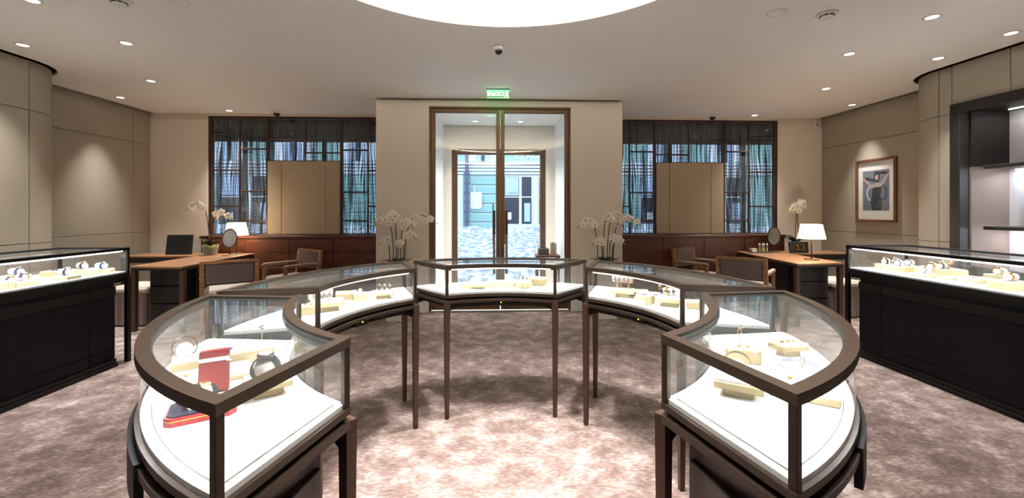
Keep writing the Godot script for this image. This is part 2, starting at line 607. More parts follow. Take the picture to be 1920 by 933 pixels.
func room() -> void:
	var g := Geo.new()
	g.span(R(-5.7, -0.2, -3.3), R(5.7, 0.0, 6.78))
	struct(g, "floor", M.carpet, "mottled taupe cut pile carpet covering the shop floor")

	# ceiling with its round opening
	var ceil := CSGCombiner3D.new()
	ceil.name = "ceiling"
	add_child(ceil)
	tag(ceil, "smooth off white ceiling with a large round opening", "", "", "structure")
	var slab := CSGBox3D.new()
	slab.name = "ceiling_slab"
	slab.size = Vector3(11.5, 0.03, 10.3)
	slab.position = R(0, CEIL + 0.015, 1.7)
	slab.material = M.ceiling_paint
	ceil.add_child(slab)
	var hole := CSGCylinder3D.new()
	hole.name = "ceiling_opening"
	hole.radius = 1.56
	hole.height = 0.2
	hole.sides = 160
	hole.operation = CSGShape3D.OPERATION_SUBTRACTION
	hole.position = R(0, CEIL, 1.9)
	hole.material = M.cove_paint
	ceil.add_child(hole)
	var cove := thing("cove_dome", "warm glowing cove dome in round ceiling opening", "ceiling dome", R(0, CEIL, 1.9))
	g = Geo.new()
	var prof := []
	for k in 13:
		var r := 1.78 * (1.0 - k / 12.0)
		prof.append(Vector2(r, 0.12 + 0.30 * (1.0 - r * r / 3.17)))
	g.lathe([Vector2(1.56, 0.032), Vector2(1.78, 0.032)] + prof, Vector3.ZERO, 96, 1.0, 1.0, true)
	part(g, "dome", M.cove_paint, cove)
	g = Geo.new()
	g.lathe([Vector2(1.69, 0.034), Vector2(1.69, 0.044), Vector2(1.65, 0.044), Vector2(1.65, 0.034)], Vector3.ZERO, 96)
	part(g, "led_strip", M.strip_cove, cove)
	for k in 16:
		var t := TAU * k / 16.0
		var d := Vector3(cos(t), 0, sin(t))
		area(cove, d * 1.67 + Vector3(0, 0.05, 0), Vector3(-0.55 * d.x, 1.0, -0.55 * d.z), d.cross(Vector3.UP), Vector2(0.6, 0.03), COVE, WARM)
	for k in 6:
		var t := TAU * (k + 0.5) / 6.0
		var d := Vector3(cos(t) * 0.85, 0.42 - 0.30 * 0.7225 / 3.17 - 0.004, sin(t) * 0.85)
		var f := Geo.new()
		f.lathe([Vector2(0.0, -0.004), Vector2(0.045, -0.004), Vector2(0.045, 0.0)], d, 20)
		part(f, "dome_downlight", M.lamp_white, cove)
		spot(cove, d + Vector3(0, -0.02, 0), Vector3(d.x, -2.9, d.z), DOME_SPOT, 32.0, NEUTRAL, 0.05, 0.8)

	# side walls: near stretch, rounded end, far stretch
	for s in [-1.0, 1.0]:
		var side := "left" if s < 0 else "right"
		var xn := 4.76
		var xf := 5.42 if s < 0 else 5.36
		var z1 := 4.40 if s < 0 else 4.33
		var wall := Node3D.new()
		wall.name = "wall_" + side
		add_child(wall)
		tag(wall, "taupe fabric panelled %s wall with a rounded projecting end" % side, "", "", "structure")
		g = Geo.new()
		if s < 0:
			g.span(R(-xn - 0.02, 0, -3.2), R(-xn - 0.5, CEIL, z1))
		else:
			# opening for the lit niche
			g.span(R(xn + 0.02, 0, 4.19), R(xn + 0.5, CEIL, z1))
			g.span(R(xn + 0.02, 0, 1.7), R(xn + 0.5, 0.75, 4.19))
			g.span(R(xn + 0.02, 2.49, 1.7), R(xn + 0.5, CEIL, 4.19))
			g.span(R(xn + 0.02, 0, -3.2), R(xn + 0.5, CEIL, 1.7))
		g.span(R(s * (xf + 0.02), 0, z1), R(s * (xf + 0.25), CEIL, 6.8))
		g.span(R(s * (xn + 0.52), 0, -3.2), R(s * (xf + 0.25), CEIL, z1 + 0.45))
		part(g, "wall_core", M.joint, wall)
		# flat panels of the near stretch
		var f := func(u0: float, u1: float, v0: float, v1: float) -> Array: return [R(s * xn, v0, u0), R(s * (xn + 0.02), v1, u1)]
		if s < 0:
			wall_panels(wall, f, [-3.2, -1.8, -0.4, 1.0, 2.35, 3.7, z1], [0.0, 1.045, 2.40, 2.903], M.wall_cloth)
		else:
			wall_panels(wall, f, [-3.2, -1.8, -0.4, 1.0, 1.7], [0.0, 1.045, 2.40, 2.903], M.wall_cloth)
			wall_panels(wall, f, [1.7, 2.35, 3.02, 3.70, 4.20], [2.49, 2.903], M.wall_cloth)
			wall_panels(wall, f, [4.20, z1], [0.0, 1.045, 2.40, 2.903], M.wall_cloth)
			wall_panels(wall, f, [1.7, 3.02, 4.20], [0.0, 0.75], M.wall_cloth)
		# curved panels round the end
		for v in [[0.0, 1.045], [1.045, 2.40], [2.40, 2.903]]:
			g = Geo.new()
			var n := 24
			for k in n:
				var a := PI / 2 * k / n
				var b := PI / 2 * (k + 1) / n
				var pa := R(s * (xn + 0.5 - 0.5 * cos(a)), 0, z1 + 0.5 * sin(a))
				var pb := R(s * (xn + 0.5 - 0.5 * cos(b)), 0, z1 + 0.5 * sin(b))
				var na := R(-s * cos(a), 0, sin(a))
				var nb := R(-s * cos(b), 0, sin(b))
				var y0 := Vector3(0, v[0] + 0.003, 0)
				var y1 := Vector3(0, v[1] - 0.003, 0)
				g.nquad(pa + y0, pb + y0, pb + y1, pa + y1, na, nb, nb, na)
				g.quad(pa + y1, pb + y1, pb + y1 - nb * 0.02, pa + y1 - na * 0.02, Vector3.UP)
				g.quad(pa + y0, pb + y0, pb + y0 - nb * 0.02, pa + y0 - na * 0.02, Vector3.DOWN)
			g.quad(R(s * (xn + 0.5), v[0], z1 + 0.5), R(s * (xf + 0.02), v[0], z1 + 0.5), R(s * (xf + 0.02), v[1], z1 + 0.5), R(s * (xn + 0.5), v[1], z1 + 0.5), R(0, 0, 1))
			part(g, "curved_panel", M.wall_cloth, wall)
		# dark core behind the curved panels
		g = Geo.new()
		var poly := PackedVector2Array()
		for k in 13:
			var a := PI / 2 * k / 12
			poly.append(Vector2(s * (xn + 0.5 - 0.478 * cos(a)), -(z1 + 0.478 * sin(a))))
		poly.append(Vector2(s * (xn + 0.5), -z1))
		g.prism(poly, 0, CEIL)
		part(g, "column_core", M.joint, wall)
		# panels of the far stretch
		var f2 := func(u0: float, u1: float, v0: float, v1: float) -> Array: return [R(s * xf, v0, u0), R(s * (xf + 0.02), v1, u1)]
		wall_panels(wall, f2, [z1 + 0.5, 6.39, 6.70] if s < 0 else [z1 + 0.5, 6.70], [0.0, 1.055, 2.40, 2.903], M.wall_cloth)
		# open slot between wall and ceiling, following the wall up into the ceiling void
		var line := PackedVector2Array()
		for e in [[-3.2, 0.0], [z1, 0.0]]:
			line.append(Vector2(s * (xn - 0.045), -e[0]))
		for k in range(1, 13):
			var a := PI / 2 * k / 12
			line.append(Vector2(s * (xn + 0.5 - 0.545 * cos(a)), -(z1 + 0.545 * sin(a))))
		line.append(Vector2(s * (xf - 0.045), -(z1 + 0.545)))
		line.append(Vector2(s * (xf - 0.045), -6.70))
		line.append(Vector2(s * (xf + 0.02), -6.70))
		line.append(Vector2(s * (xf + 0.02), -3.2))
		var slot := CSGPolygon3D.new()
		slot.name = "ceiling_slot"
		var flat := PackedVector2Array()
		for p in line:
			flat.append(Vector2(p.x, -p.y))
		slot.polygon = flat
		slot.depth = 0.2
		slot.operation = CSGShape3D.OPERATION_SUBTRACTION
		slot.rotation.x = -PI / 2
		slot.position.y = CEIL + 0.1
		slot.material = M.ceiling_paint
		ceil.add_child(slot, true)
		g = Geo.new()
		g.span(R(s * (xf - 0.012), 0, z1 + 0.52), R(s * xf, 0.09, 6.7))
		struct(g, "baseboard_" + side, M.leg_bronze, "dark bronze baseboard along the far %s wall" % side)

	# wall behind the camera
	var rear := Node3D.new()
	rear.name = "wall_rear"
	add_child(rear)
	tag(rear, "taupe fabric panelled wall facing the entrance", "", "", "structure")
	g = Geo.new()
	g.span(R(-5.7, 0, -3.4), R(5.7, CEIL, -3.22))
	part(g, "wall_core", M.joint, rear)
	wall_panels(rear, func(u0: float, u1: float, v0: float, v1: float) -> Array: return [R(u0, v0, -3.22), R(u1, v1, -3.2)], [-4.7, -3.1, -1.55, 0.0, 1.55, 3.1, 4.7], [0.0, 1.05, 2.40, 2.903], M.wall_cloth)

	# street wall with the two window openings
	for s in [-1.0, 1.0]:
		var side := "left" if s < 0 else "right"
		var xo := 4.55 if s < 0 else 4.62
		var xi := 1.657 if s < 0 else 1.712
		g = Geo.new()
		g.span(R(s * 5.7, 0, 6.70), R(s * xo, 2.95, 6.86))
		g.span(R(s * xo, 0, 6.70), R(s * xi, 0.985, 6.86))
		g.span(R(s * xo, 2.868, 6.70), R(s * xi, 2.95, 6.86))
		struct(g, "wall_back_" + side, M.plaster, "smooth beige street wall %s of the entrance with a wide window opening" % side)
		g = Geo.new()
		g.span(R(s * 6.2, -0.3, 7.22), R(s * 5.72, 3.4, 7.34))
		g.span(R(s * 5.72, -0.3, 7.22), R(s * xi, 0.75, 7.34))
		g.span(R(s * 5.72, 2.62, 7.22), R(s * xi, 3.4, 7.34))
		g.span(R(s * 5.72, 0, 6.80), R(s * 5.8, 2.95, 7.22))
		g.span(R(s * 5.8, 2.90, 6.86), R(s * xi, 2.98, 7.34))
		g.span(R(s * 5.72, 0.55, 6.86), R(s * xi, 0.75, 7.22))
		struct(g, "wall_bay_" + side, M.bay_dark, "dark window bay between the curtain and the street")

	# projecting entrance block
	g = Geo.new()
	g.span(R(-1.657, 0, 5.69), R(-0.945, 2.885, 5.81))
	g.span(R(0.992, 0, 5.69), R(1.712, 2.885, 5.81))
	g.span(R(-0.945, 2.80, 5.69), R(0.992, 2.885, 5.81))
	g.span(R(-1.657, 0, 5.81), R(-1.537, 2.885, 7.34))
	g.span(R(1.592, 0, 5.81), R(1.712, 2.885, 7.34))
	struct(g, "wall_entrance", M.plaster, "smooth beige projecting wall around the glass entrance doors")
	g = Geo.new()
	g.span(R(-1.60, 2.885, 5.76), R(1.655, CEIL, 5.80))
	g.span(R(-1.60, 2.885, 5.80), R(-1.56, CEIL, 7.3))
	g.span(R(1.615, 2.885, 5.80), R(1.655, CEIL, 7.3))
	struct(g, "trim_1", M.plaster, "recessed strip between the entrance wall and the ceiling")
	# unseen void above the ceiling, its casing added to keep sky light out
	g = Geo.new()
	g.span(R(-6.3, 3.42, -3.5), R(6.3, 3.5, 7.4))
	g.span(R(-6.3, 2.8, -3.5), R(-6.22, 3.42, 7.4))
	g.span(R(6.22, 2.8, -3.5), R(6.3, 3.42, 7.4))
	g.span(R(-6.22, 2.8, -3.5), R(6.22, 3.42, -3.42))
	g.span(R(-6.3, 2.72, -3.5), R(-5.60, 2.80, 7.4))
	g.span(R(5.54, 2.72, -3.5), R(6.3, 2.80, 7.4))
	g.span(R(-6.3, 2.72, -3.6), R(6.3, 2.80, -3.36))
	g.span(R(-6.22, 2.96, 7.34), R(6.22, 3.42, 7.4))
	struct(g, "void_casing", M.plaster, "unseen casing added above the shop ceiling to keep sky light out")
	g = Geo.new()
	g.span(R(-1.537, 0, 5.81), R(-0.935, 2.87, 7.22))
	g.span(R(0.982, 0, 5.81), R(1.592, 2.87, 7.22))
	struct(g, "wall_vestibule", M.white_paint, "white side walls of the entrance vestibule")
	g = Geo.new()
	g.span(R(-0.94, 2.85, 5.81), R(0.985, 2.885, 7.185))
	struct(g, "ceiling_vestibule", M.white_paint, "white ceiling of the entrance vestibule")
	g = Geo.new()
	g.span(R(-0.935, 0.0, 5.72), R(0.982, 0.012, 7.6))
	struct(g, "floor_vestibule", M.stone_floor, "pale stone floor of the entrance vestibule")
	g = Geo.new()
	g.span(R(-1.657, -0.3, 7.22), R(-0.80, 3.4, 7.34))
	g.span(R(0.83, -0.3, 7.22), R(1.712, 3.4, 7.34))
	g.span(R(-0.80, 2.45, 7.22), R(0.83, 3.4, 7.34))
	struct(g, "wall_porch", M.cove_paint, "cream wall around the outer street door")
	for s in [-1.0, 1.0]:
		g = Geo.new()
		var a := -1.657 if s < 0 else 0.995
		var b := -0.95 if s < 0 else 1.712
		g.span(R(a, 0, 5.675), R(b, 0.10, 5.69))
		g.span(R(a, 0.10, 5.682), R(b, 0.20, 5.69))
		struct(g, "baseboard_entrance_left" if s < 0 else "baseboard_entrance_right", M.white_paint, "white baseboard %s of the entrance doors" % ("left" if s < 0 else "right"))


const COVE := 2.0
const DOME_SPOT := 8.0


func pane(parent: Node, a: Vector3, b: Vector3, m: Material, called := "pane") -> MeshInstance3D:
	var g := Geo.new()
	if is_equal_approx(a.z, b.z):
		g.quad(Vector3(a.x, a.y, a.z), Vector3(b.x, a.y, a.z), Vector3(b.x, b.y, a.z), Vector3(a.x, b.y, a.z), Vector3.BACK)
	else:
		g.quad(Vector3(a.x, a.y, a.z), Vector3(a.x, a.y, b.z), Vector3(a.x, b.y, b.z), Vector3(a.x, b.y, a.z), Vector3.RIGHT)
	return part(g, called, m, parent)


func doors() -> void:
	# fixed outer frame, two leaves with long pull handles
	for outer in [false, true]:
		var z := 7.25 if outer else 5.72
		var x0 := -0.80 if outer else -0.945
		var x1 := 0.83 if outer else 0.992
		var top := 2.45 if outer else 2.80
		var w := 0.05 if outer else 0.028
		var door := Node3D.new()
		door.name = "door_2" if outer else "door_1"
		add_child(door)
		door.position = R((x0 + x1) / 2, 0, z)
		tag(door, "bronze framed glass street door beyond the vestibule" if outer else "tall bronze framed double glass doors with long pull handles", "", "", "structure")
		var o := -door.position
		var g := Geo.new()
		g.span(R(x0, 0.012, z - 0.03) + o, R(x0 + w, top, z + 0.05) + o, 0.004)
		g.span(R(x1 - w, 0.012, z - 0.03) + o, R(x1, top, z + 0.05) + o, 0.004)
		g.span(R(x0, top - w, z - 0.03) + o, R(x1, top, z + 0.05) + o, 0.004)
		part(g, "door_frame", M.door_bronze, door)
		var mid := (x0 + x1) / 2
		for s in [-1.0, 1.0]:
			var a := x0 + w + 0.003 if s < 0 else mid + 0.006
			var b := mid - 0.006 if s < 0 else x1 - w - 0.003
			var t := top - w - 0.004
			var st := 0.052 if not outer else 0.045
			g = Geo.new()
			g.span(R(a, 0.03, z - 0.022) + o, R(a + st, t, z + 0.022) + o, 0.004)
			g.span(R(b - st, 0.03, z - 0.022) + o, R(b, t, z + 0.022) + o, 0.004)
			g.span(R(a + st, t - st, z - 0.022) + o, R(b - st, t, z + 0.022) + o, 0.004)
			g.span(R(a + st, 0.03, z - 0.022) + o, R(b - st, 0.03 + 0.085, z + 0.022) + o, 0.004)
			var leaf := part(g, "door_leaf", M.door_bronze, door)
			pane(leaf, R(a + st - 0.005, 0.11, z) + o, R(b - st + 0.005, t - st + 0.005, z) + o, M.door_glass, "door_pane")
			if not outer:
				var hx: float = mid + s * 0.085
				for d in [-1.0, 1.0]:
					g = Geo.new()
					g.span(R(hx - 0.016, 0.69, z + d * 0.055 - 0.012) + o, R(hx + 0.016, 1.06, z + d * 0.055 + 0.012) + o, 0.004)
					var hd := part(g, "handle", M.niche_metal, leaf, "long bronze pull handle")
					g = Geo.new()
					g.span(R(hx - 0.017, 1.06, z + d * 0.055 - 0.013) + o, R(hx + 0.017, 1.385, z + d * 0.055 + 0.013) + o, 0.004)
					g.span(R(hx - 0.017, 0.52, z + d * 0.055 - 0.013) + o, R(hx + 0.017, 0.69, z + d * 0.055 + 0.013) + o, 0.004)
					part(g, "handle", M.leg_bronze, leaf, "dark leather grip of the pull handle")
				if s < 0:
					g = Geo.new()
					g.xf = Transform3D(Basis(Vector3.RIGHT, PI / 2), R(mid - 0.03, 0.88, z - 0.024) + o)
					g.lathe([Vector2(0.0, 0.006), Vector2(0.012, 0.006), Vector2(0.014, 0.0)], Vector3.ZERO, 14)
					part(g, "lock", M.gold, leaf)
			else:
				g = Geo.new()
				g.tube([R(mid + s * 0.10, 0.8, z - 0.05) + o, R(mid + s * 0.10, 1.5, z - 0.05) + o], 0.012)
				part(g, "handle", M.door_bronze, leaf)
		if outer:
			# maker's name on the glass, readable from the street
			var tm := TextMesh.new()
			var font := SystemFont.new()
			font.font_names = PackedStringArray(["Droid Serif"])
			font.font_italic = true
			tm.font = font
			tm.text = "Cartier"
			tm.font_size = 24
			tm.pixel_size = 0.0020
			tm.depth = 0.001
			var t := meshed(tm, "glass_lettering", M.shop_dark, door, "small dark script lettering on the street door glass")
			t.position = R(0.26, 1.69, 7.247) + o
			t.rotation.y = PI


func windows() -> void:
	# bronze grid windows, sheer curtains behind, cabinets in front
	for s in [-1.0, 1.0]:
		var xo := 4.55 if s < 0 else 4.62
		var xi := 1.657 if s < 0 else 1.712
		var win := Node3D.new()
		win.name = "window_1" if s < 0 else "window_2"
		add_child(win)
		tag(win, "bronze grid window %s of the entrance, sheer curtain behind its panes" % ("left" if s < 0 else "right"), "", "", "structure")
		var z := 6.73
		var W := xo - xi
		# upright bars, as distances from the outer side; the thick ones frame the middle
		var ups := [[0.0, 0.05], [0.46, 0.018], [0.885, 0.036], [1.475, 0.018], [2.035, 0.036], [2.46, 0.018], [W - 0.03, 0.03]]
		var X := func(u: float) -> float: return s * (xo - u)
		var g := Geo.new()
		for e in [[0.985, 1.015], [2.835, 2.868]]:
			g.span(R(X.call(0.0), e[0], z - 0.02), R(X.call(W), e[1], z + 0.05), 0.003)
		for k in [0, 2, 4, 6]:
			g.span(R(X.call(ups[k][0]), 1.015, z - 0.02), R(X.call(ups[k][0] + ups[k][1]), 2.835, z + 0.05), 0.003)
		part(g, "window_frame", M.leg_bronze, win)
		# columns of panes: heights of the cross bars
		var cuts := [[1.45, 2.02, 2.60], [1.22, 1.685, 2.355], [2.52], [2.30], [1.22, 1.675, 2.345], [1.45, 2.02, 2.60]]
		for c in 6:
			var u0: float = ups[c][0] + ups[c][1]
			var u1: float = ups[c + 1][0]
			var ys: Array = [1.015] + cuts[c] + [2.835]
			if c == 2 or c == 3:
				ys[0] = 2.165
			for k in ys.size() - 1:
				pane(win, R(X.call(u0), ys[k], z + 0.012), R(X.call(u1), ys[k + 1], z + 0.012), M.pane_glass)
				if k > 0 or c == 2 or c == 3:
					g = Geo.new()
					g.span(R(X.call(u0), ys[k] - 0.011, z - 0.012), R(X.call(u1), ys[k] + 0.011, z + 0.03), 0.002)
					part(g, "glazing_bar", M.leg_bronze, win)
			if c in [0, 2, 4]:
				g = Geo.new()
				var b: float = ups[c + 1][0]
				g.span(R(X.call(b), 2.165 if c == 2 else 1.015, z - 0.012), R(X.call(b + ups[c + 1][1]), 2.835, z + 0.03), 0.002)
				part(g, "glazing_bar", M.leg_bronze, win)
		# curtain
		g = Geo.new()
		var n := 260
		var fold := noise(0.9, 2, 77 + int(s))
		var F := func(k: int) -> Vector3:
			var u := -0.3 + (W + 0.3) * k / n
			return R(X.call(u), 0, 6.99 + 0.035 * sin(u * 38.0 + 2.5 * fold.get_noise_1d(u * 3.0)) + 0.02 * fold.get_noise_1d(u * 9.0))
		for k in n:
			var a: Vector3 = F.call(k)
			var b: Vector3 = F.call(k + 1)
			var na := (F.call(k + 1) - F.call(maxi(k - 1, 0)) as Vector3).cross(Vector3.UP).normalized()
			var nb := (F.call(mini(k + 2, n)) - a as Vector3).cross(Vector3.UP).normalized()
			if na.z < 0:
				na = -na
			if nb.z < 0:
				nb = -nb
			var y0 := Vector3(0, 0.76, 0)
			var y1 := Vector3(0, 2.88, 0)
			var ua := Vector2(3.0 * k / n, 0)
			var ub := Vector2(3.0 * (k + 1) / n, 0)
			g.ntri(a + y0, b + y0, b + y1, na, nb, nb, ua + Vector2(0, 1), ub + Vector2(0, 1), ub)
			g.ntri(a + y0, b + y1, a + y1, na, nb, na, ua + Vector2(0, 1), ub, ua)
		solo(g, "sheer_curtain", M.sheer_cloth, "sheer grey striped curtain behind the %s window grid" % ("left" if s < 0 else "right"), "curtain", "sheer window curtains")
		# outer sash towards the street
		var outer := Node3D.new()
		outer.name = "window_3" if s < 0 else "window_4"
		add_child(outer)
		tag(outer, "outer street window behind the %s curtain" % ("left" if s < 0 else "right"), "", "", "structure")
		g = Geo.new()
		for k in 4:
			var u := -1.1 + (W + 1.1) * k / 3.0
			g.span(R(X.call(u - 0.03), 0.75, 7.25), R(X.call(u + 0.03), 2.62, 7.31))
		g.span(R(X.call(-1.1), 0.75, 7.25), R(X.call(W), 0.81, 7.31))
		g.span(R(X.call(-1.1), 2.56, 7.25), R(X.call(W), 2.62, 7.31))
		part(g, "window_frame", M.leg_bronze, outer)
		for k in 3:
			pane(outer, R(X.call(-1.1 + (W + 1.1) * k / 3.0 + 0.03), 0.81, 7.28), R(X.call(-1.1 + (W + 1.1) * (k + 1) / 3.0 - 0.03), 2.56, 7.28), M.pane_glass)
		# upholstered screen in the middle of the window
		var scr := thing("display_screen", "beige three part fabric screen standing in the %s window" % ("left" if s < 0 else "right"), "screen", R(X.call(1.485), 1.012, 6.69), 0.0, "fabric screens in the windows")
		for e in [[-0.558, -0.345], [-0.339, 0.339], [0.345, 0.558]]:
			g = Geo.new()
			g.span(Vector3(e[0], 0.0, -0.03), Vector3(e[1], 1.15, 0.012), 0.004)
			part(g, "screen_panel", M.panel_cloth, scr)
		# low cabinets below the window
		var wcab := 0.655
		for k in 5:
			var a := xo - 0.055 - wcab * k
			var b := maxf(a - wcab, xi)
			if a - xi < 0.1:
				continue
			var cab := thing("low_cabinet", "%s mahogany cabinet from the %s in the row under the %s window" % [["first", "second", "third", "fourth", "fifth"][k], "side wall", "left" if s < 0 else "right"], "cabinet", R(s * (a + b) / 2, 0, 6.57), 0.0, "mahogany cabinets under the windows")
			var w := a - b
			g = Geo.new()
			g.span(Vector3(-w / 2, 0.07, -0.125), Vector3(w / 2, 0.955, 0.09))
			part(g, "body", M.mahogany, cab)
			g = Geo.new()
			g.span(Vector3(-w / 2, 0.0, -0.125), Vector3(w / 2, 0.07, 0.06))
			part(g, "plinth", M.black_metal, cab)
			var rows := [0.07, 0.30, 0.52, 0.745, 0.955] if s < 0 else [0.07, 0.955]
			for j in rows.size() - 1:
				g = Geo.new()
				g.span(Vector3(-w / 2 + 0.003, rows[j] + 0.004, 0.09), Vector3(w / 2 - 0.003, rows[j + 1] - 0.004, 0.11), 0.003)
				part(g, "drawer" if s < 0 else "cabinet_door", M.mahogany, cab)
		g = Geo.new()
		g.span(R(s * (xo - 0.045), 0.958, 6.44), R(s * xi, 1.0, 6.70), 0.004)
		solo(g, "worktop", M.mahogany, "long mahogany top over the cabinets under the %s window" % ("left" if s < 0 else "right"), "worktop")


func niche() -> void:
	# lit shelf niche in the right wall
	var t := thing("shelf_niche", "dark bronze framed display niche with lit shelves in right wall", "display niche", R(5.0, 0.75, 2.95))
	var o := -t.position
	var g := Geo.new()
	g.span(R(4.73, 0.75, 4.10) + o, R(4.84, 2.49, 4.197) + o, 0.004)
	g.span(R(4.73, 0.75, 1.70) + o, R(4.84, 2.49, 1.80) + o, 0.004)
	g.span(R(4.73, 2.39, 1.80) + o, R(4.84, 2.49, 4.10) + o, 0.004)
	g.span(R(4.73, 0.75, 1.80) + o, R(4.84, 0.82, 4.10) + o, 0.004)
	part(g, "frame", M.niche_dark, t)
	g = Geo.new()
	g.span(R(4.84, 0.75, 4.085) + o, R(5.25, 1.83, 4.11) + o)
	part(g, "side_panel", M.niche_metal, t)
	g = Geo.new()
	g.span(R(4.84, 1.83, 4.085) + o, R(5.25, 2.42, 4.11) + o)
	part(g, "side_panel", M.niche_dark, t, "dark upper side panel")
	g = Geo.new()
	g.span(R(4.84, 0.75, 1.78) + o, R(5.25, 2.42, 1.81) + o)
	part(g, "side_panel", M.niche_metal, t)
	g = Geo.new()
	g.span(R(5.25, 0.75, 1.78) + o, R(5.27, 2.42, 4.11) + o)
	part(g, "back_panel", M.niche_white, t)
	g = Geo.new()
	g.span(R(4.84, 2.40, 1.78) + o, R(5.27, 2.42, 4.11) + o)
	part(g, "top_panel", M.niche_dark, t)
	g = Geo.new()
	g.span(R(4.84, 0.75, 1.78) + o, R(5.27, 0.77, 4.11) + o)
	part(g, "bottom_panel", M.niche_metal, t)
	for y in [1.80, 1.19]:
		g = Geo.new()
		g.span(R(4.86, y, 1.85) + o, R(5.25, y + 0.035, 4.0) + o, 0.003)
		var shelf := part(g, "shelf", M.niche_dark, t)
		g = Geo.new()
		g.span(R(5.17, y - 0.008, 1.87) + o, R(5.19, y, 3.98) + o)
		part(g, "led_strip", M.strip_white, shelf)
		area(t, R(5.18, y - 0.01, 2.92) + o, Vector3(0.25, -1, 0), Vector3.FORWARD, Vector2(2.1, 0.02), 2.0, Color(0.93, 0.96, 1.0))
	g = Geo.new()
	g.span(R(5.10, 2.39, 1.87) + o, R(5.12, 2.40, 3.98) + o)
	part(g, "led_strip", M.strip_white, t)
	area(t, R(5.11, 2.385, 2.92) + o, Vector3(0.25, -1, 0), Vector3.FORWARD, Vector2(2.1, 0.02), 0.35, Color(1.0, 0.96, 0.92))
	# framed panel leaning at the back of the top shelf
	g = Geo.new()
	g.span(R(5.235, 1.836, 3.15), R(5.249, 2.32, 3.86), 0.003)
	var fr := solo(g, "framed_print", M.frame_wood, "small wood framed print on the niche's upper shelf", "picture")
	g = Geo.new()
	g.span(R(5.231, 1.866, 3.18), R(5.236, 2.29, 3.83))
	part(g, "print_sheet", M.mount_white, fr)


# ---------------------------------------------------------------- vitrines of the ring

const ARC := 28
const CASE_LED := 0.6
const COUNTER_LED := 1.7


func pol(r: float, a: float, y: float) -> Vector3:
	return Vector3(r * sin(a), y, RM - r * cos(a))


# outline of a vitrine moved inwards by inset: inner arc, then outer arc back
func outline(inset: float) -> Array:
	var pts := []
	for e in [RI + inset, RO - inset]:
		var h: float = lerpf(HI, HO, (e - RI) / (RO - RI)) - inset / e
		for k in ARC + 1:
			var t: float = -1.0 + 2.0 * k / ARC
			pts.append(pol(e, h * (t if e < RM else -t), 0.0))
	return pts


func out_normal(k: int, p: Vector3, flip: float) -> Vector3:
	var d := Vector3(p.x, 0, p.z - RM).normalized()
	return (-d if k <= ARC else d) * flip


# walls of an outline; flip = -1 for the inside of a frame
func skirt(g: Geo, o: Array, y0: float, y1: float, flip := 1.0) -> void:
	var n := o.size()
	for k in n:
		var l := (k + 1) % n
		var a: Vector3 = o[k]
		var b: Vector3 = o[l]
		var u := Vector3(0, y0, 0)
		var v := Vector3(0, y1, 0)
		if k == ARC or k == n - 1:
			var side := Vector3(signf(a.x), 0, 0) * flip
			g.quad(a + u, b + u, b + v, a + v, side)
		else:
			g.nquad(a + u, b + u, b + v, a + v, out_normal(k, a, flip), out_normal(k, b, flip), out_normal(k, b, flip), out_normal(k, a, flip))


func ring_frame(g: Geo, outer: Array, inner: Array, y0: float, y1: float) -> void:
	skirt(g, outer, y0, y1)
	skirt(g, inner, y0, y1, -1.0)
	for k in outer.size():
		var l := (k + 1) % outer.size()
		for e in [[y0, Vector3.DOWN], [y1, Vector3.UP]]:
			var u := Vector3(0, e[0], 0)
			g.quad(outer[k] + u, outer[l] + u, inner[l] + u, inner[k] + u, e[1])


func sheet(g: Geo, o: Array, y: float, up: Vector3) -> void:
	var u := Vector3(0, y, 0)
	var m := o.size() - 1
	for k in ARC:
		g.quad(o[k] + u, o[k + 1] + u, o[m - k - 1] + u, o[m - k] + u, up)


func slab(g: Geo, o: Array, y0: float, y1: float) -> void:
	skirt(g, o, y0, y1)
	sheet(g, o, y0, Vector3.DOWN)
	sheet(g, o, y1, Vector3.UP)


func curved_strip(g: Geo, r0: float, r1: float, h: float, y0: float, y1: float) -> void:
	for k in ARC:
		var a := -h + 2.0 * h * k / ARC
		var b := -h + 2.0 * h * (k + 1) / ARC
		var na := Vector3(sin(a), 0, -cos(a))
		var nb := Vector3(sin(b), 0, -cos(b))
		g.nquad(pol(r1, a, y0), pol(r1, b, y0), pol(r1, b, y1), pol(r1, a, y1), na, nb, nb, na)
		g.nquad(pol(r0, a, y0), pol(r0, b, y0), pol(r0, b, y1), pol(r0, a, y1), -na, -nb, -nb, -na)
		g.quad(pol(r0, a, y0), pol(r0, b, y0), pol(r1, b, y0), pol(r1, a, y0), Vector3.DOWN)
		g.quad(pol(r0, a, y1), pol(r0, b, y1), pol(r1, b, y1), pol(r1, a, y1), Vector3.UP)
	for t in [-h, h]:
		g.quad(pol(r0, t, y0), pol(r1, t, y0), pol(r1, t, y1), pol(r0, t, y1), Vector3(signf(t), 0, 0))


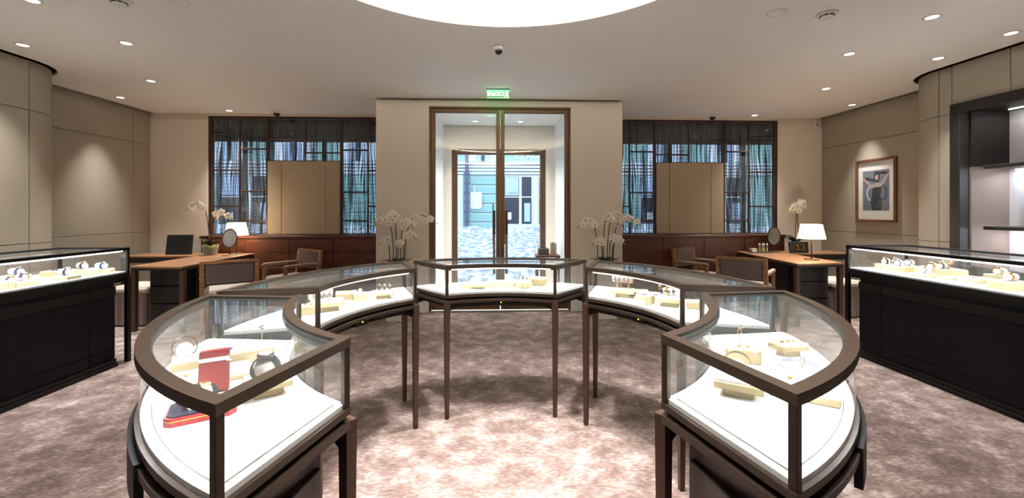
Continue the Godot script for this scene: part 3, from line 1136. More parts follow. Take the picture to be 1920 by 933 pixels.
func vitrine(phi_deg: float, label: String, closed_base: bool) -> void:
	var phi := deg_to_rad(phi_deg)
	var t := thing("glass_vitrine", label, "display case", R(RM * sin(phi), 0, ZC + RM * cos(phi)), -phi, "ring of curved glass vitrines")
	var o0 := outline(0.0)
	var g := Geo.new()
	ring_frame(g, o0, outline(0.032), 0.991, 1.016)
	part(g, "top_rim", M.bronze, t)
	g = Geo.new()
	ring_frame(g, outline(0.032), outline(0.037), 0.993, 1.006)
	part(g, "rim_seal", M.rubber_black, t)
	g = Geo.new()
	ring_frame(g, outline(0.029), outline(0.032), 0.978, 0.991)
	part(g, "light_baffle", M.bronze, t)
	var corners := []
	for e in [[RI, HI], [RO, HO]]:
		for s in [-1.0, 1.0]:
			var r: float = e[0] + (0.011 if e[0] < RM else -0.011)
			var h: float = lerpf(HI, HO, (r - RI) / (RO - RI)) - 0.011 / r
			corners.append([r, h * s])
	for c in corners:
		g = Geo.new()
		var p := pol(c[0], c[1], 0.0)
		g.xf = Transform3D(Basis(Vector3.UP, -c[1]), p)
		g.box(Vector3(0, 0.902, 0), Vector3(0.019, 0.18, 0.019), 0.002)
		part(g, "post", M.bronze, t)
	g = Geo.new()
	slab(g, o0, 0.797, 0.816)
	part(g, "base_band", M.bronze, t)
	g = Geo.new()
	ring_frame(g, outline(0.012), outline(0.034), 0.816, 0.829)
	part(g, "deck_border", M.deck_edge, t)
	g = Geo.new()
	# deck in three boards: the middle one and a corner board at each end, hairline joints between
	var dk := outline(0.0365)
	var cut := 8
	var mid := PackedVector2Array()
	for k in range(1, ARC):
		mid.append(Vector2(dk[k].x, dk[k].z))
	for k in range(ARC + 1 + cut, 2 * ARC + 2 - cut):
		mid.append(Vector2(dk[k].x, dk[k].z))
	g.prism(mid, 0.816, 0.832)
	part(g, "deck_board", M.deck_white, t)
	for e in [[0, 2 * ARC + 1, -1], [ARC, ARC + 1, 1]]:
		var corner := PackedVector2Array([Vector2(dk[e[0]].x, dk[e[0]].z)])
		for k in cut + 1:
			var p: Vector3 = dk[e[1] + k * e[2]]
			if k == cut:
				p = p.lerp(dk[e[1] + (k - 1) * e[2]], 0.06)
			corner.append(Vector2(p.x, p.z))
		var inner: Vector3 = (dk[e[0]] as Vector3).lerp(dk[e[0] - e[2]], 0.90)
		corner.append(Vector2(inner.x, inner.z))
		g = Geo.new()
		g.prism(corner, 0.816, 0.832)
		part(g, "deck_board", M.deck_white, t)
	# glass: inner and outer curve, two ends, top
	var pos := [[RI + 0.008, -1.0], [RO - 0.008, 1.0]]
	for e in pos:
		g = Geo.new()
		var h: float = lerpf(HI, HO, (e[0] - RI) / (RO - RI)) - 0.012 / e[0]
		for k in ARC:
			var a := -h + 2.0 * h * k / ARC
			var b := -h + 2.0 * h * (k + 1) / ARC
			var na: Vector3 = Vector3(sin(a), 0, -cos(a)) * e[1]
			var nb: Vector3 = Vector3(sin(b), 0, -cos(b)) * e[1]
			g.nquad(pol(e[0], a, 0.816), pol(e[0], b, 0.816), pol(e[0], b, 0.992), pol(e[0], a, 0.992), na, nb, nb, na)
		part(g, "glass_pane", M.pane_glass, t)
	for s in [-1.0, 1.0]:
		g = Geo.new()
		var a := pol(RI + 0.012, s * (HI - 0.009), 0.0)
		var b := pol(RO - 0.012, s * (HO - 0.007), 0.0)
		g.quad(a + Vector3(0, 0.816, 0), b + Vector3(0, 0.816, 0), b + Vector3(0, 0.992, 0), a + Vector3(0, 0.992, 0), Vector3(s, 0, 0))
		part(g, "glass_pane", M.pane_glass, t)
	g = Geo.new()
	sheet(g, outline(0.033), 1.008, Vector3.UP)
	part(g, "glass_top", M.pane_glass, t)
	# light strips under the rim
	for e in [[RI + 0.014, HI - 0.05, 0.23, 1.0], [RO - 0.028, HO - 0.05, 0.34, -1.0]]:
		g = Geo.new()
		curved_strip(g, e[0], e[0] + 0.012, e[1], 0.986, 0.991)
		part(g, "led_strip", M.strip_white, t)
		for k in 3:
			var a: float = e[1] * (k - 1) * 0.66
			var d := Vector3(sin(a), 0, -cos(a))
			area(t, pol(e[0] + 0.006, a, 0.985), Vector3(d.x * e[3] * 0.45, -1.0, d.z * e[3] * 0.45), Vector3(cos(a), 0, sin(a)), Vector2(e[2], 0.010), CASE_LED * e[2], Color(0.955, 0.98, 1.0))
	# underside: neck coloured black for the shade of the gap, leg rail, tray
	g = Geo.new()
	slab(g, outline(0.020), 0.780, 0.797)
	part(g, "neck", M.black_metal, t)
	g = Geo.new()
	ring_frame(g, outline(-0.008), outline(0.022), 0.762, 0.780)
	part(g, "leg_rail", M.bronze, t)
	g = Geo.new()
	slab(g, outline(0.045), 0.725, 0.780)
	part(g, "under_tray", M.black_metal, t)
	for c in corners:
		g = Geo.new()
		var p := pol(c[0] + (-0.006 if c[0] < RM else 0.006), c[1] * 1.006, 0.0)
		g.xf = Transform3D(Basis(Vector3.UP, -c[1]), Vector3(p.x, 0, p.z))
		g.bar(Vector3(0, 0.782, 0), Vector3.ZERO, 0.036, 0.024)
		part(g, "leg", M.leg_bronze, t)
		g = Geo.new()
		var q := pol(c[0] + (0.010 if c[0] < RM else -0.010), c[1], 0.0)
		var w := pol(c[0] + (0.010 if c[0] < RM else -0.010), c[1] * 0.72, 0.0)
		g.quad(q + Vector3(0, 0.70, 0), q + Vector3(0, 0.762, 0), w + Vector3(0, 0.762, 0), w + Vector3(0, 0.745, 0), Vector3(0, 0, 1))
		g.quad(q + Vector3(0, 0.70, -0.004), q + Vector3(0, 0.762, -0.004), w + Vector3(0, 0.762, -0.004), w + Vector3(0, 0.745, -0.004), Vector3(0, 0, -1))
		part(g, "bracket", M.black_metal, t)
	# lock with its small lamp at the middle of the inner side
	g = Geo.new()
	g.box(pol(RI + 0.030, 0.0, 0.742), Vector3(0.09, 0.026, 0.03), 0.004)
	g.box(pol(RI + 0.030, 0.11, 0.742), Vector3(0.04, 0.018, 0.026), 0.003)
	var lock := part(g, "lock", M.plastic_black, t)
	g = Geo.new()
	g.ball(pol(RI + 0.013, 0.0, 0.752), Vector3(0.0045, 0.0045, 0.0045), 8, 6)
	part(g, "led_lamp", M.led_dot, lock)
	if closed_base:
		g = Geo.new()
		slab(g, outline(0.062), 0.055, 0.725)
		part(g, "cabinet_body", M.body_dark, t)
		g = Geo.new()
		slab(g, outline(0.085), 0.0, 0.055)
		part(g, "plinth", M.black_metal, t)
		for s in [-1.0, 1.0]:
			for y in [[0.06, 0.535], [0.541, 0.668]]:
				g = Geo.new()
				var a := pol(RI + 0.075, s * (HI - 0.055), 0.0)
				var b := pol(RO - 0.075, s * (HO - 0.045), 0.0)
				var d := (b - a).normalized()
				var nrm := Vector3(d.z, 0, -d.x) * (1.0 if Vector3(d.z, 0, -d.x).x * s > 0 else -1.0)
				g.xf = Transform3D(Basis(d, Vector3.UP, d.cross(Vector3.UP)), (a + b) / 2.0 + nrm * 0.006)
				g.box(Vector3(0, (y[0] + y[1]) / 2.0, 0), Vector3((b - a).length(), y[1] - y[0], 0.02), 0.003)
				part(g, "drawer" if y[0] > 0.5 else "cabinet_door", M.body_dark, t)
		g = Geo.new()
		curved_strip(g, RO - 0.004, RO + 0.014, 0.24, 0.690, 0.792)
		part(g, "pull_plate", M.black_metal, t)


# ---------------------------------------------------------------- long counters

func counter(s: float, label: String) -> void:
	var x0 := 3.40
	var x1 := 4.02
	var z0 := 1.05
	var z1 := 3.96
	var t := thing("glass_counter", label, "counter", R(s * 3.71, 0, 2.5), 0.0, "long glass topped counters")
	var o := -t.position
	var rect := func(i: float) -> Array: return [s * (x0 + i), s * (x1 - i), z0 + i, z1 - i]
	var frame := func(called: String, i: float, w: float, y0: float, y1: float, m: Material) -> void:
		var r: Array = rect.call(i)
		var g := Geo.new()
		g.span(R(r[0], y0, r[2]) + o, R(r[0] + s * w, y1, r[3]) + o, 0.002)
		g.span(R(r[1], y0, r[2]) + o, R(r[1] - s * w, y1, r[3]) + o, 0.002)
		g.span(R(r[0] + s * w, y0, r[2]) + o, R(r[1] - s * w, y1, r[2] + w) + o, 0.002)
		g.span(R(r[0] + s * w, y0, r[3] - w) + o, R(r[1] - s * w, y1, r[3]) + o, 0.002)
		part(g, called, m, t)
	var full := func(called: String, i: float, y0: float, y1: float, m: Material) -> void:
		var r: Array = rect.call(i)
		var g := Geo.new()
		g.span(R(r[0], y0, r[2]) + o, R(r[1], y1, r[3]) + o, 0.002)
		part(g, called, m, t)
	frame.call("top_rim", 0.0, 0.024, 1.020, 1.045, M.black_metal)
	frame.call("light_baffle", 0.024, 0.003, 1.004, 1.020, M.black_metal)
	full.call("base_band", 0.0, 0.772, 0.815, M.black_metal)
	full.call("deck", 0.024, 0.815, 0.828, M.deck_white)
	full.call("neck", 0.03, 0.735, 0.772, M.black_metal)  # neck kept black to imitate the shade inside the recess
	for x in [x0 + 0.012, x1 - 0.012]:
		for z in [z0 + 0.012, z1 - 0.012]:
			var g := Geo.new()
			g.box(R(s * x, 0.918, z) + o, Vector3(0.022, 0.21, 0.022), 0.002)
			part(g, "post", M.black_metal, t)
			g = Geo.new()
			g.box(R(s * x, 0.39, z) + o, Vector3(0.036, 0.78, 0.036), 0.003)
			part(g, "leg", M.black_metal, t)
	pane(t, R(s * (x0 + 0.008), 0.815, z0 + 0.01) + o, R(s * (x0 + 0.008), 1.022, z1 - 0.01) + o, M.pane_glass, "glass_pane")
	pane(t, R(s * (x1 - 0.008), 0.815, z0 + 0.01) + o, R(s * (x1 - 0.008), 1.022, z1 - 0.01) + o, M.pane_glass, "glass_pane")
	pane(t, R(s * (x0 + 0.01), 0.815, z1 - 0.008) + o, R(s * (x1 - 0.01), 1.022, z1 - 0.008) + o, M.pane_glass, "glass_pane")
	pane(t, R(s * (x0 + 0.01), 0.815, z0 + 0.008) + o, R(s * (x1 - 0.01), 1.022, z0 + 0.008) + o, M.pane_glass, "glass_pane")
	var g := Geo.new()
	g.quad(R(s * (x0 + 0.02), 1.036, z0 + 0.02) + o, R(s * (x1 - 0.02), 1.036, z0 + 0.02) + o, R(s * (x1 - 0.02), 1.036, z1 - 0.02) + o, R(s * (x0 + 0.02), 1.036, z1 - 0.02) + o, Vector3.UP)
	part(g, "glass_top", M.pane_glass, t)
	for e in [[x0 + 0.017, 0.5], [x1 - 0.017, -0.5]]:
		g = Geo.new()
		g.box(R(s * e[0], 1.016, 2.5) + o, Vector3(0.010, 0.008, 2.8))
		part(g, "led_strip", M.strip_white, t)
		area(t, R(s * e[0], 1.010, 2.5) + o, Vector3(s * e[1], -1, 0), Vector3.FORWARD, Vector2(2.8, 0.010), COUNTER_LED, Color(0.97, 0.985, 1.0))
	# cabinet under the glass
	g = Geo.new()
	g.span(R(s * (x0 + 0.035), 0.07, z0 + 0.1) + o, R(s * (x1 - 0.01), 0.735, z1 - 0.125) + o)
	part(g, "body", M.counter_dark, t)
	g = Geo.new()
	g.span(R(s * (x0 - 0.005), 0.0, z0 + 0.1) + o, R(s * (x1 - 0.02), 0.035, z1 - 0.125) + o, 0.004)
	g.span(R(s * (x0 + 0.008), 0.035, z0 + 0.1) + o, R(s * (x1 - 0.02), 0.07, z1 - 0.125) + o, 0.004)
	part(g, "plinth", M.black_metal, t)
	var cuts := [z0 + 0.1, 2.1, z1 - 0.36, z1 - 0.125]
	for k in 3:
		for y in [[0.072, 0.160], [0.164, 0.625], [0.629, 0.708]]:
			g = Geo.new()
			var proud: float = 0.014 if y[0] > 0.6 else 0.022
			g.span(R(s * (x0 + proud), y[0], cuts[k] + 0.002) + o, R(s * (x0 + 0.036), y[1], cuts[k + 1] - 0.002) + o, 0.002)
			part(g, "front_panel", M.black_metal if y[0] > 0.6 else M.counter_dark, t)


# ---------------------------------------------------------------- what lies in the cases

func tray(x: float, z: float, w: float, d: float, h: float, yaw: float, label: String, foot := 0.0, y := 0.832) -> float:
	# returns the height of its top; with a foot it stands on a smaller block
	var t := thing("display_tray", label, "tray", R(x, y, z), deg_to_rad(yaw), "cream display trays")
	var g := Geo.new()
	if foot > 0.0:
		g.box(Vector3(0, foot / 2, 0), Vector3(w * 0.62, foot, d * 0.55), 0.003)
		part(g, "foot", M.tray_side, t)
		g = Geo.new()
	g.box(Vector3(0, foot + h / 2, 0), Vector3(w, h, d), 0.004)
	part(g, "body", M.tray_side, t)
	g = Geo.new()
	g.box(Vector3(0, foot + h + 0.0015, 0), Vector3(w - 0.008, 0.003, d - 0.008))
	part(g, "pad", M.tray_top, t)
	return y + foot + h + 0.003


# watch on a plump white display cushion; the watch sits towards the cushion's end
func watch(x: float, y: float, z: float, yaw: float, label: String, strap: Material, dial: Material, rim: Material, long := 0.12) -> void:
	var t := thing("wristwatch", label, "watch", R(x, y, z), deg_to_rad(yaw), "watches on display cushions")
	var g := Geo.new()
	var r := 0.027
	var n := 14
	var prof := []
	for k in n + 1:
		var u := float(k) / n
		var end := minf(u, 1.0 - u) * long
		prof.append(Vector2(r * (sqrt(1.0 - pow(1.0 - minf(end / 0.022, 1.0), 2.0)) * (0.85 + 0.15 * sin(PI * u))), u * long - long / 2))
	g.xf = Transform3D(Basis(Vector3.BACK, PI / 2), Vector3(0, r * 0.96, 0))
	prof.reverse()
	g.lathe(prof, Vector3.ZERO, 16, 1.0, 0.92)
	part(g, "display_cushion", M.cushion_white, t)
	var at := Vector3(-long * 0.22, r * 0.96, 0)
	g = Geo.new()
	g.band(at, Vector3.UP, Vector3.BACK, Vector3.RIGHT, r * 0.97, 0.0035, 0.019, -2.4, 2.4, 22)
	part(g, "strap", strap, t)
	g = Geo.new()
	g.xf = Transform3D(Basis.IDENTITY, at + Vector3(0, r * 0.99, 0))
	g.lathe([Vector2(0.0, 0.008), Vector2(0.0155, 0.008), Vector2(0.018, 0.005), Vector2(0.018, 0.0)], Vector3.ZERO, 20)
	var c := part(g, "watch_case", rim, t)
	g = Geo.new()
	g.lathe([Vector2(0.0, 0.0088), Vector2(0.0138, 0.0088), Vector2(0.0138, 0.008)], at + Vector3(0, r * 0.99, 0), 20)
	part(g, "dial", dial, c)


# roll of bangles on a small stand
func bangles(x: float, y: float, z: float, yaw: float, label: String, metal: Material, count := 4) -> void:
	var t := thing("bangle_roll", label, "bracelet display", R(x, y, z), deg_to_rad(yaw))
	var g := Geo.new()
	g.box(Vector3(-0.035, 0.025, 0), Vector3(0.012, 0.05, 0.014), 0.002)
	g.box(Vector3(0.035, 0.025, 0), Vector3(0.012, 0.05, 0.014), 0.002)
	g.box(Vector3(0, 0.003, 0), Vector3(0.1, 0.006, 0.05), 0.002)
	part(g, "stand", M.tray_side, t)
	g = Geo.new()
	g.xf = Transform3D(Basis(Vector3.BACK, PI / 2), Vector3(0, 0.066, 0))
	g.lathe([Vector2(0.0, 0.062), Vector2(0.026, 0.062), Vector2(0.028, 0.058), Vector2(0.028, -0.058), Vector2(0.026, -0.062), Vector2(0.0, -0.062)], Vector3.ZERO, 22)
	part(g, "roll", M.cushion_white, t)
	for e in [-1.0, 1.0]:
		g = Geo.new()
		g.xf = Transform3D(Basis(Vector3.BACK, -PI / 2 * e), Vector3(e * 0.0625, 0.066, 0))
		g.lathe([Vector2(0.0, 0.002), Vector2(0.022, 0.002), Vector2(0.022, 0.0)], Vector3.ZERO, 20)
		part(g, "end_cap", M.tray_side, t)
	for k in count:
		var c := []
		var off := -0.042 + 0.084 * k / maxf(count - 1, 1)
		for j in 20:
			c.append(Vector3(off, 0.062 + 0.0335 * sin(TAU * j / 20), 0.0335 * cos(TAU * j / 20)))
		g = Geo.new()
		g.tube(c, 0.0028, 6, true)
		part(g, "bangle", metal, t)


# a jewel on a thin upright stem
func ring_stem(x: float, y: float, z: float, h: float, label: String, metal: Material) -> void:
	var t := thing("jewel_holder", label, "jewel stand", R(x, y, z))
	var g := Geo.new()
	g.lathe([Vector2(0.008, 0.0), Vector2(0.008, 0.002), Vector2(0.0015, 0.003), Vector2(0.0015, h)], Vector3.ZERO, 10)
	part(g, "stem", M.tray_side, t)
	g = Geo.new()
	var c := []
	for j in 18:
		c.append(Vector3(0.009 * cos(TAU * j / 18), h + 0.006 + 0.009 * sin(TAU * j / 18), 0))
	g.tube(c, 0.0014, 6, true)
	part(g, "ring", metal, t)
	for k in 7:
		g = Geo.new()
		var a := TAU * k / 6
		var rr := 0.0 if k == 6 else 0.0065
		g.ball(Vector3(rr * cos(a), h + 0.02 + rr * sin(a), 0.002), Vector3.ONE * 0.0038, 8, 5)
		part(g, "gem", M.gem if k % 2 == 0 else metal, t)


# open bangle standing upright, white arch stand inside
func cuff(x: float, y: float, z: float, yaw: float, label: String, metal: Material, r := 0.03, stand := true) -> void:
	var t := thing("cuff_bracelet", label, "bracelet", R(x, y, z), deg_to_rad(yaw))
	var g := Geo.new()
	g.band(Vector3(0, r, 0), Vector3.UP, Vector3.RIGHT, Vector3.BACK, r, 0.002, 0.011, -2.5, 2.5, 24)
	part(g, "band", metal, t)
	if stand:
		g = Geo.new()
		g.xf = Transform3D(Basis(Vector3.RIGHT, PI / 2), Vector3(0, r * 0.70, -0.009))
		g.lathe([Vector2(0.0, 0.018), Vector2(r * 0.64, 0.018), Vector2(r * 0.70, 0.016), Vector2(r * 0.70, 0.002), Vector2(r * 0.64, 0.0), Vector2(0.0, 0.0)], Vector3.ZERO, 24)
		part(g, "stand", M.cushion_white, t)


# small finger rings or ear studs set in a row on a tray
func studs(x: float, y: float, z: float, yaw: float, count: int, label: String, metal: Material) -> void:
	var t := thing("earring_set", label, "earrings", R(x, y, z), deg_to_rad(yaw))
	for k in count:
		var g := Geo.new()
		var c := Vector3((k - (count - 1) / 2.0) * 0.028, 0.0, 0.0)
		for j in 6:
			var a := TAU * j / 6
			g.ball(c + Vector3(0.005 * cos(a), 0.004, 0.005 * sin(a)), Vector3.ONE * 0.0032, 7, 4)
		g.ball(c + Vector3(0, 0.005, 0), Vector3.ONE * 0.0034, 7, 4)
		part(g, "earring", metal, t)


func contents() -> void:
	var A := "in the front left vitrine"
	var E := "in the front right vitrine"
	# --- front left vitrine
	var t := thing("red_watch_box", "open red leather watch box with navy lining in front left vitrine", "box", R(-0.83, 0.832, 1.16), deg_to_rad(30))
	var g := Geo.new()
	var oct := func(w: float, d: float, c: float) -> PackedVector2Array: return PackedVector2Array([Vector2(-w + c, -d), Vector2(w - c, -d), Vector2(w, -d + c), Vector2(w, d - c), Vector2(w - c, d), Vector2(-w + c, d), Vector2(-w, d - c), Vector2(-w, -d + c)])
	g.prism(oct.call(0.078, 0.058, 0.016), 0.0, 0.022)
	part(g, "base", M.red_leather, t)
	g = Geo.new()
	g.prism(oct.call(0.0783, 0.0583, 0.016), 0.013, 0.0155)
	part(g, "gold_line", M.gold, t)
	g = Geo.new()
	g.prism(oct.call(0.072, 0.052, 0.014), 0.022, 0.025)
	part(g, "lining", M.navy_cloth, t)
	g = Geo.new()
	g.xf = Transform3D(Basis(Vector3.UP, 0.3), Vector3(-0.012, 0.050, -0.008))
	g.ball(Vector3.ZERO, Vector3(0.048, 0.028, 0.036), 20, 10)
	part(g, "pillow", M.navy_cloth, t)
	g = Geo.new()
	g.xf = Transform3D(Basis(Vector3.RIGHT, -0.42) , Vector3(0.02, 0.024, -0.058))
	g.box(Vector3(0, 0.065, -0.01), Vector3(0.075, 0.125, 0.018), 0.006)
	var lid := part(g, "lid", M.red_leather, t)
	g = Geo.new()
	g.xf = Transform3D(Basis(Vector3.RIGHT, -0.42) , Vector3(0.02, 0.024, -0.058))
	g.box(Vector3(0.032, 0.065, -0.0005), Vector3(0.0012, 0.11, 0.0012))
	g.box(Vector3(-0.032, 0.065, -0.0005), Vector3(0.0012, 0.11, 0.0012))
	part(g, "gold_line", M.gold, lid)
	g = Geo.new()
	g.xf = Transform3D(Basis(Vector3.RIGHT, -0.42) , Vector3(0.02, 0.024, -0.058))
	g.box(Vector3(0, 0.096, -0.0005), Vector3(0.074, 0.011, 0.0016))
	part(g, "ribbon", M.pinkish_white, lid, "pale ribbon across the lid")
	t = thing("bracelet_watch", "pearl white bracelet watch over the navy pillow of red box", "watch", R(-0.832, 0.888, 1.152), deg_to_rad(48))
	for k in 9:
		g = Geo.new()
		var a := -1.15 + 2.3 * k / 8
		g.xf = Transform3D(Basis(Vector3.RIGHT, -a), Vector3(0.012, -0.010 + 0.030 * cos(a), -0.036 * sin(a)))
		g.box(Vector3.ZERO, Vector3(0.02, 0.006, 0.0085), 0.002)
		part(g, "bracelet_link", M.dial_white, t)
	g = Geo.new()
	g.box(Vector3(0.012, 0.0235, 0), Vector3(0.022, 0.006, 0.026), 0.002)
	part(g, "watch_case", M.gold, t)
	var h := tray(-1.005, 1.53, 0.30, 0.10, 0.045, 34, "long cream riser tray along the back, " + A)
	cuff(-1.10, h, 1.467, 40, "black cord bracelet looped on a white arch " + A, M.black_leather, 0.034)
	studs(-1.005, h, 1.53, 34, 2, "tiny blue stone studs on the long riser " + A, M.blue_leather)
	ring_stem(-0.91, h, 1.59, 0.045, "tall diamond flower ring on a stem " + A, M.steel)
	h = tray(-0.965, 1.40, 0.22, 0.13, 0.018, 34, "low flat cream tray below the long riser, " + A)
	studs(-1.02, h, 1.36, 34, 1, "single gold flower stud on the low tray " + A, M.gold)
	h = tray(-0.718, 1.272, 0.125, 0.10, 0.022, 34, "cream pedestal tray under the black strap watch, " + A, 0.026)
	watch(-0.718, h, 1.272, 105, "steel watch with black strap on a white cushion " + A, M.black_leather, M.dial_white, M.steel, 0.075)
	get_child(get_child_count() - 1).scale = Vector3.ONE * 1.3
	# --- front right vitrine
	h = tray(0.69, 1.215, 0.13, 0.10, 0.024, -34, "cream pedestal tray nearest the inner corner, " + E, 0.024)
	cuff(0.69, h, 1.225, -30, "large gold edged bangle on a white round stand " + E, M.gold, 0.036)
	t = thing("price_tag", "small white price tag hanging before the gold bangle", "tag", R(0.70, h, 1.172), deg_to_rad(-34))
	g = Geo.new()
	g.xf = Transform3D(Basis(Vector3.RIGHT, -0.1), Vector3(0, -0.012, 0.006))
	g.box(Vector3.ZERO, Vector3(0.018, 0.034, 0.001))
	part(g, "card", M.dial_white, t)
	g = Geo.new()
	for k in 3:
		g.box(Vector3(0.0, -0.004 - 0.007 * k, 0.0072), Vector3(0.010, 0.0016, 0.0006))
	part(g, "ink_lines", M.blue_leather, t)
	h = tray(0.935, 1.29, 0.17, 0.32, 0.026, -34, "large cream tray with a round raised dish, " + E)
	t = thing("ring_dish", "round white double ringed dish on the large tray", "dish", R(0.965, h, 1.335))
	g = Geo.new()
	g.lathe([Vector2(0.0, 0.004), Vector2(0.05, 0.004), Vector2(0.054, 0.016), Vector2(0.060, 0.016), Vector2(0.064, 0.006), Vector2(0.082, 0.006), Vector2(0.084, 0.0)], Vector3.ZERO, 36)
	part(g, "bowl", M.dish_grey, t)
	ring_stem(0.975, h + 0.005, 1.335, 0.012, "diamond ring lying in the round dish " + E, M.steel)
	studs(0.875, h, 1.255, -30, 1, "single gold flower stud beside the round dish " + E, M.gold)
	h = tray(0.875, 1.505, 0.11, 0.10, 0.05, -25, "square cream tray carrying gold earrings, " + E)
	studs(0.862, h, 1.48, -25, 2, "pair of gold drop earrings on the square tray " + E, M.gold)
	ring_stem(0.88, h, 1.53, 0.035, "tall gold flower ring on a stem " + E, M.rose_gold)
	t = thing("glass_divider", "upright clear glass plate beside the square tray", "glass plate", R(0.955, 0.832, 1.50), deg_to_rad(65))
	g = Geo.new()
	g.box(Vector3(0, 0.045, 0), Vector3(0.10, 0.09, 0.004))
	part(g, "plate", M.jar_glass, t)
	h = tray(1.075, 1.54, 0.12, 0.075, 0.024, 12, "cream pedestal tray nearest the outer glass, " + E, 0.022)
	studs(1.075, h, 1.54, 12, 3, "three gold ear clips on the outer pedestal " + E, M.gold)
	# --- middle left vitrine
	var B := "in the middle left vitrine"
	h = tray(-0.958, 2.32, 0.17, 0.11, 0.028, 28, "two tier cream tray at the near end, " + B, 0.028)
	studs(-0.935, h, 2.32, 28, 2, "pair of silver studs on the two tier tray " + B, M.steel)
	bangles(-1.05, 0.832, 2.45, 30, "white roll with silver bangles on a cream stand " + B, M.steel, 4)
	h = tray(-0.965, 2.63, 0.13, 0.09, 0.04, 20, "square cream tray with gold studs by the outer glass, " + B)
	studs(-0.965, h, 2.63, 20, 2, "two gold studs on the square tray " + B, M.gold)
	h = tray(-0.865, 2.575, 0.075, 0.07, 0.045, 20, "small cream block with a white arch, " + B)
	cuff(-0.865, h, 2.575, 15, "plain silver bangle on the small block " + B, M.steel, 0.018)
	h = tray(-0.745, 2.645, 0.13, 0.09, 0.02, 18, "cream pedestal tray with three arches, " + B, 0.022)
	for k in 3:
		cuff(-0.775 + 0.032 * k, h, 2.65, 80, ["leftmost", "middle", "rightmost"][k] + " white gold hoop of three on the pedestal " + B, M.steel, 0.022, false)
	h = tray(-1.035, 2.25, 0.10, 0.06, 0.045, 10, "narrow cream tray at the outer corner, " + B)
	studs(-1.035, h, 2.25, 10, 2, "pair of gem studs on the narrow corner tray " + B, M.gold)
	# --- centre vitrine
	var C := "in the centre vitrine"
	h = tray(-0.20, 2.985, 0.15, 0.10, 0.03, 0, "square cream tray left of the wide one, " + C)
	cuff(-0.205, h, 3.0, 10, "silver bracelet on a white arch " + C, M.steel, 0.024)
	h = tray(-0.15, 2.92, 0.11, 0.035, 0.02, 0, "narrow cream step before the left tray, " + C, 0.012)
	h = tray(0.0, 3.03, 0.20, 0.11, 0.034, 0, "wide low cream tray in the middle, " + C)
	studs(0.0, h, 3.0, 0, 1, "small gold brooch on the wide tray " + C, M.gold)
	h = tray(0.16, 2.985, 0.12, 0.10, 0.042, 0, "square cream tray right of the wide one, " + C)
	for k in 3:
		cuff(0.125 + 0.032 * k, h, 2.99, 80, ["leftmost", "middle", "rightmost"][k] + " silver hoop of three on the right tray " + C, M.steel, 0.022, false)
	t = thing("cream_cylinder", "short cream cylinder stand before the right tray " + C, "stand", R(0.165, 0.832, 2.915))
	g = Geo.new()
	g.lathe([Vector2(0.022, 0.0), Vector2(0.022, 0.040), Vector2(0.020, 0.042), Vector2(0.0, 0.042)], Vector3.ZERO, 20)
	part(g, "body", M.tray_side, t)
	h = tray(0.27, 3.08, 0.13, 0.11, 0.05, -25, "tilted looking cream tray by the outer glass, " + C)
	studs(0.27, h, 3.06, -25, 2, "gold necklace clasp studs on the far right tray " + C, M.gold)
	# --- middle right vitrine
	var D := "in the middle right vitrine"
	h = tray(0.775, 2.62, 0.14, 0.09, 0.024, -22, "cream pedestal tray under the gold bangles, " + D, 0.024)
	bangles(0.775, h, 2.63, -28, "white roll with gold bangles on the pedestal " + D, M.rose_gold, 4)
	h = tray(0.89, 2.665, 0.12, 0.08, 0.03, -20, "low cream tray behind the bangle pedestal, " + D)
	studs(0.89, h, 2.66, -20, 3, "three gold studs on the low rear tray " + D, M.gold)
	h = tray(0.915, 2.525, 0.17, 0.10, 0.03, -28, "wide cream tray with a round white dish, " + D)
	t = thing("ring_dish", "shallow oval white dish on the wide tray", "dish", R(0.915, h, 2.53))
	g = Geo.new()
	g.lathe([Vector2(0.0, 0.003), Vector2(0.035, 0.003), Vector2(0.044, 0.010), Vector2(0.046, 0.010), Vector2(0.040, 0.0)], Vector3.ZERO, 30, 1.3, 0.8)
	part(g, "bowl", M.dish_grey, t)
	ring_stem(0.985, h, 2.555, 0.03, "gold flower jewel on a stem " + D, M.rose_gold)
	h = tray(0.965, 2.355, 0.15, 0.10, 0.024, -28, "two tier cream tray at the near end, " + D, 0.026)
	for k in 3:
		cuff(0.935 + 0.03 * k, h, 2.375, 75, ["leftmost", "middle", "rightmost"][k] + " silver hoop of three on the near tray " + D, M.steel, 0.026, false)
	h = tray(0.865, 2.40, 0.03, 0.075, 0.055, -40, "narrow cream wedge stand at the inner edge, " + D)
	h = tray(1.075, 2.30, 0.07, 0.06, 0.04, -20, "small cream block at the outer corner, " + D)
	watch(1.10, 0.832, 2.62, -60, "gold bracelet watch on a long white cushion by outer glass " + D, M.gold, M.dial_white, M.gold, 0.16)
	# --- left counter
	var L := "in the left counter"
	h = tray(-3.72, 3.665, 0.19, 0.15, 0.045, 0, "cream tray with a dark necklace, " + L, 0.0, 0.828)
	t = thing("dark_necklace", "dark bead necklace coiled on a tray " + L, "necklace", R(-3.72, h, 3.665))
	for k in 12:
		g = Geo.new()
		g.ball(Vector3(0.06 * cos(TAU * k / 12), 0.005, 0.03 * sin(TAU * k / 12)), Vector3.ONE * 0.007, 8, 5)
		part(g, "bead", M.black_leather, t)
	h = tray(-3.50, 3.49, 0.13, 0.12, 0.03, 0, "low cream tray holding one black strap watch, " + L, 0.0, 0.828)
	watch(-3.51, h, 3.49, 170, "black strap watch alone on a low tray " + L, M.black_leather, M.dial_white, M.steel)
	h = tray(-3.58, 3.72, 0.17, 0.09, 0.05, 25, "tall cream wedge tray near the far end, " + L, 0.0, 0.828)
	watch(-3.60, h, 3.725, 160, "gold watch with dark strap on the tall tray " + L, M.black_leather, M.dial_white, M.gold)
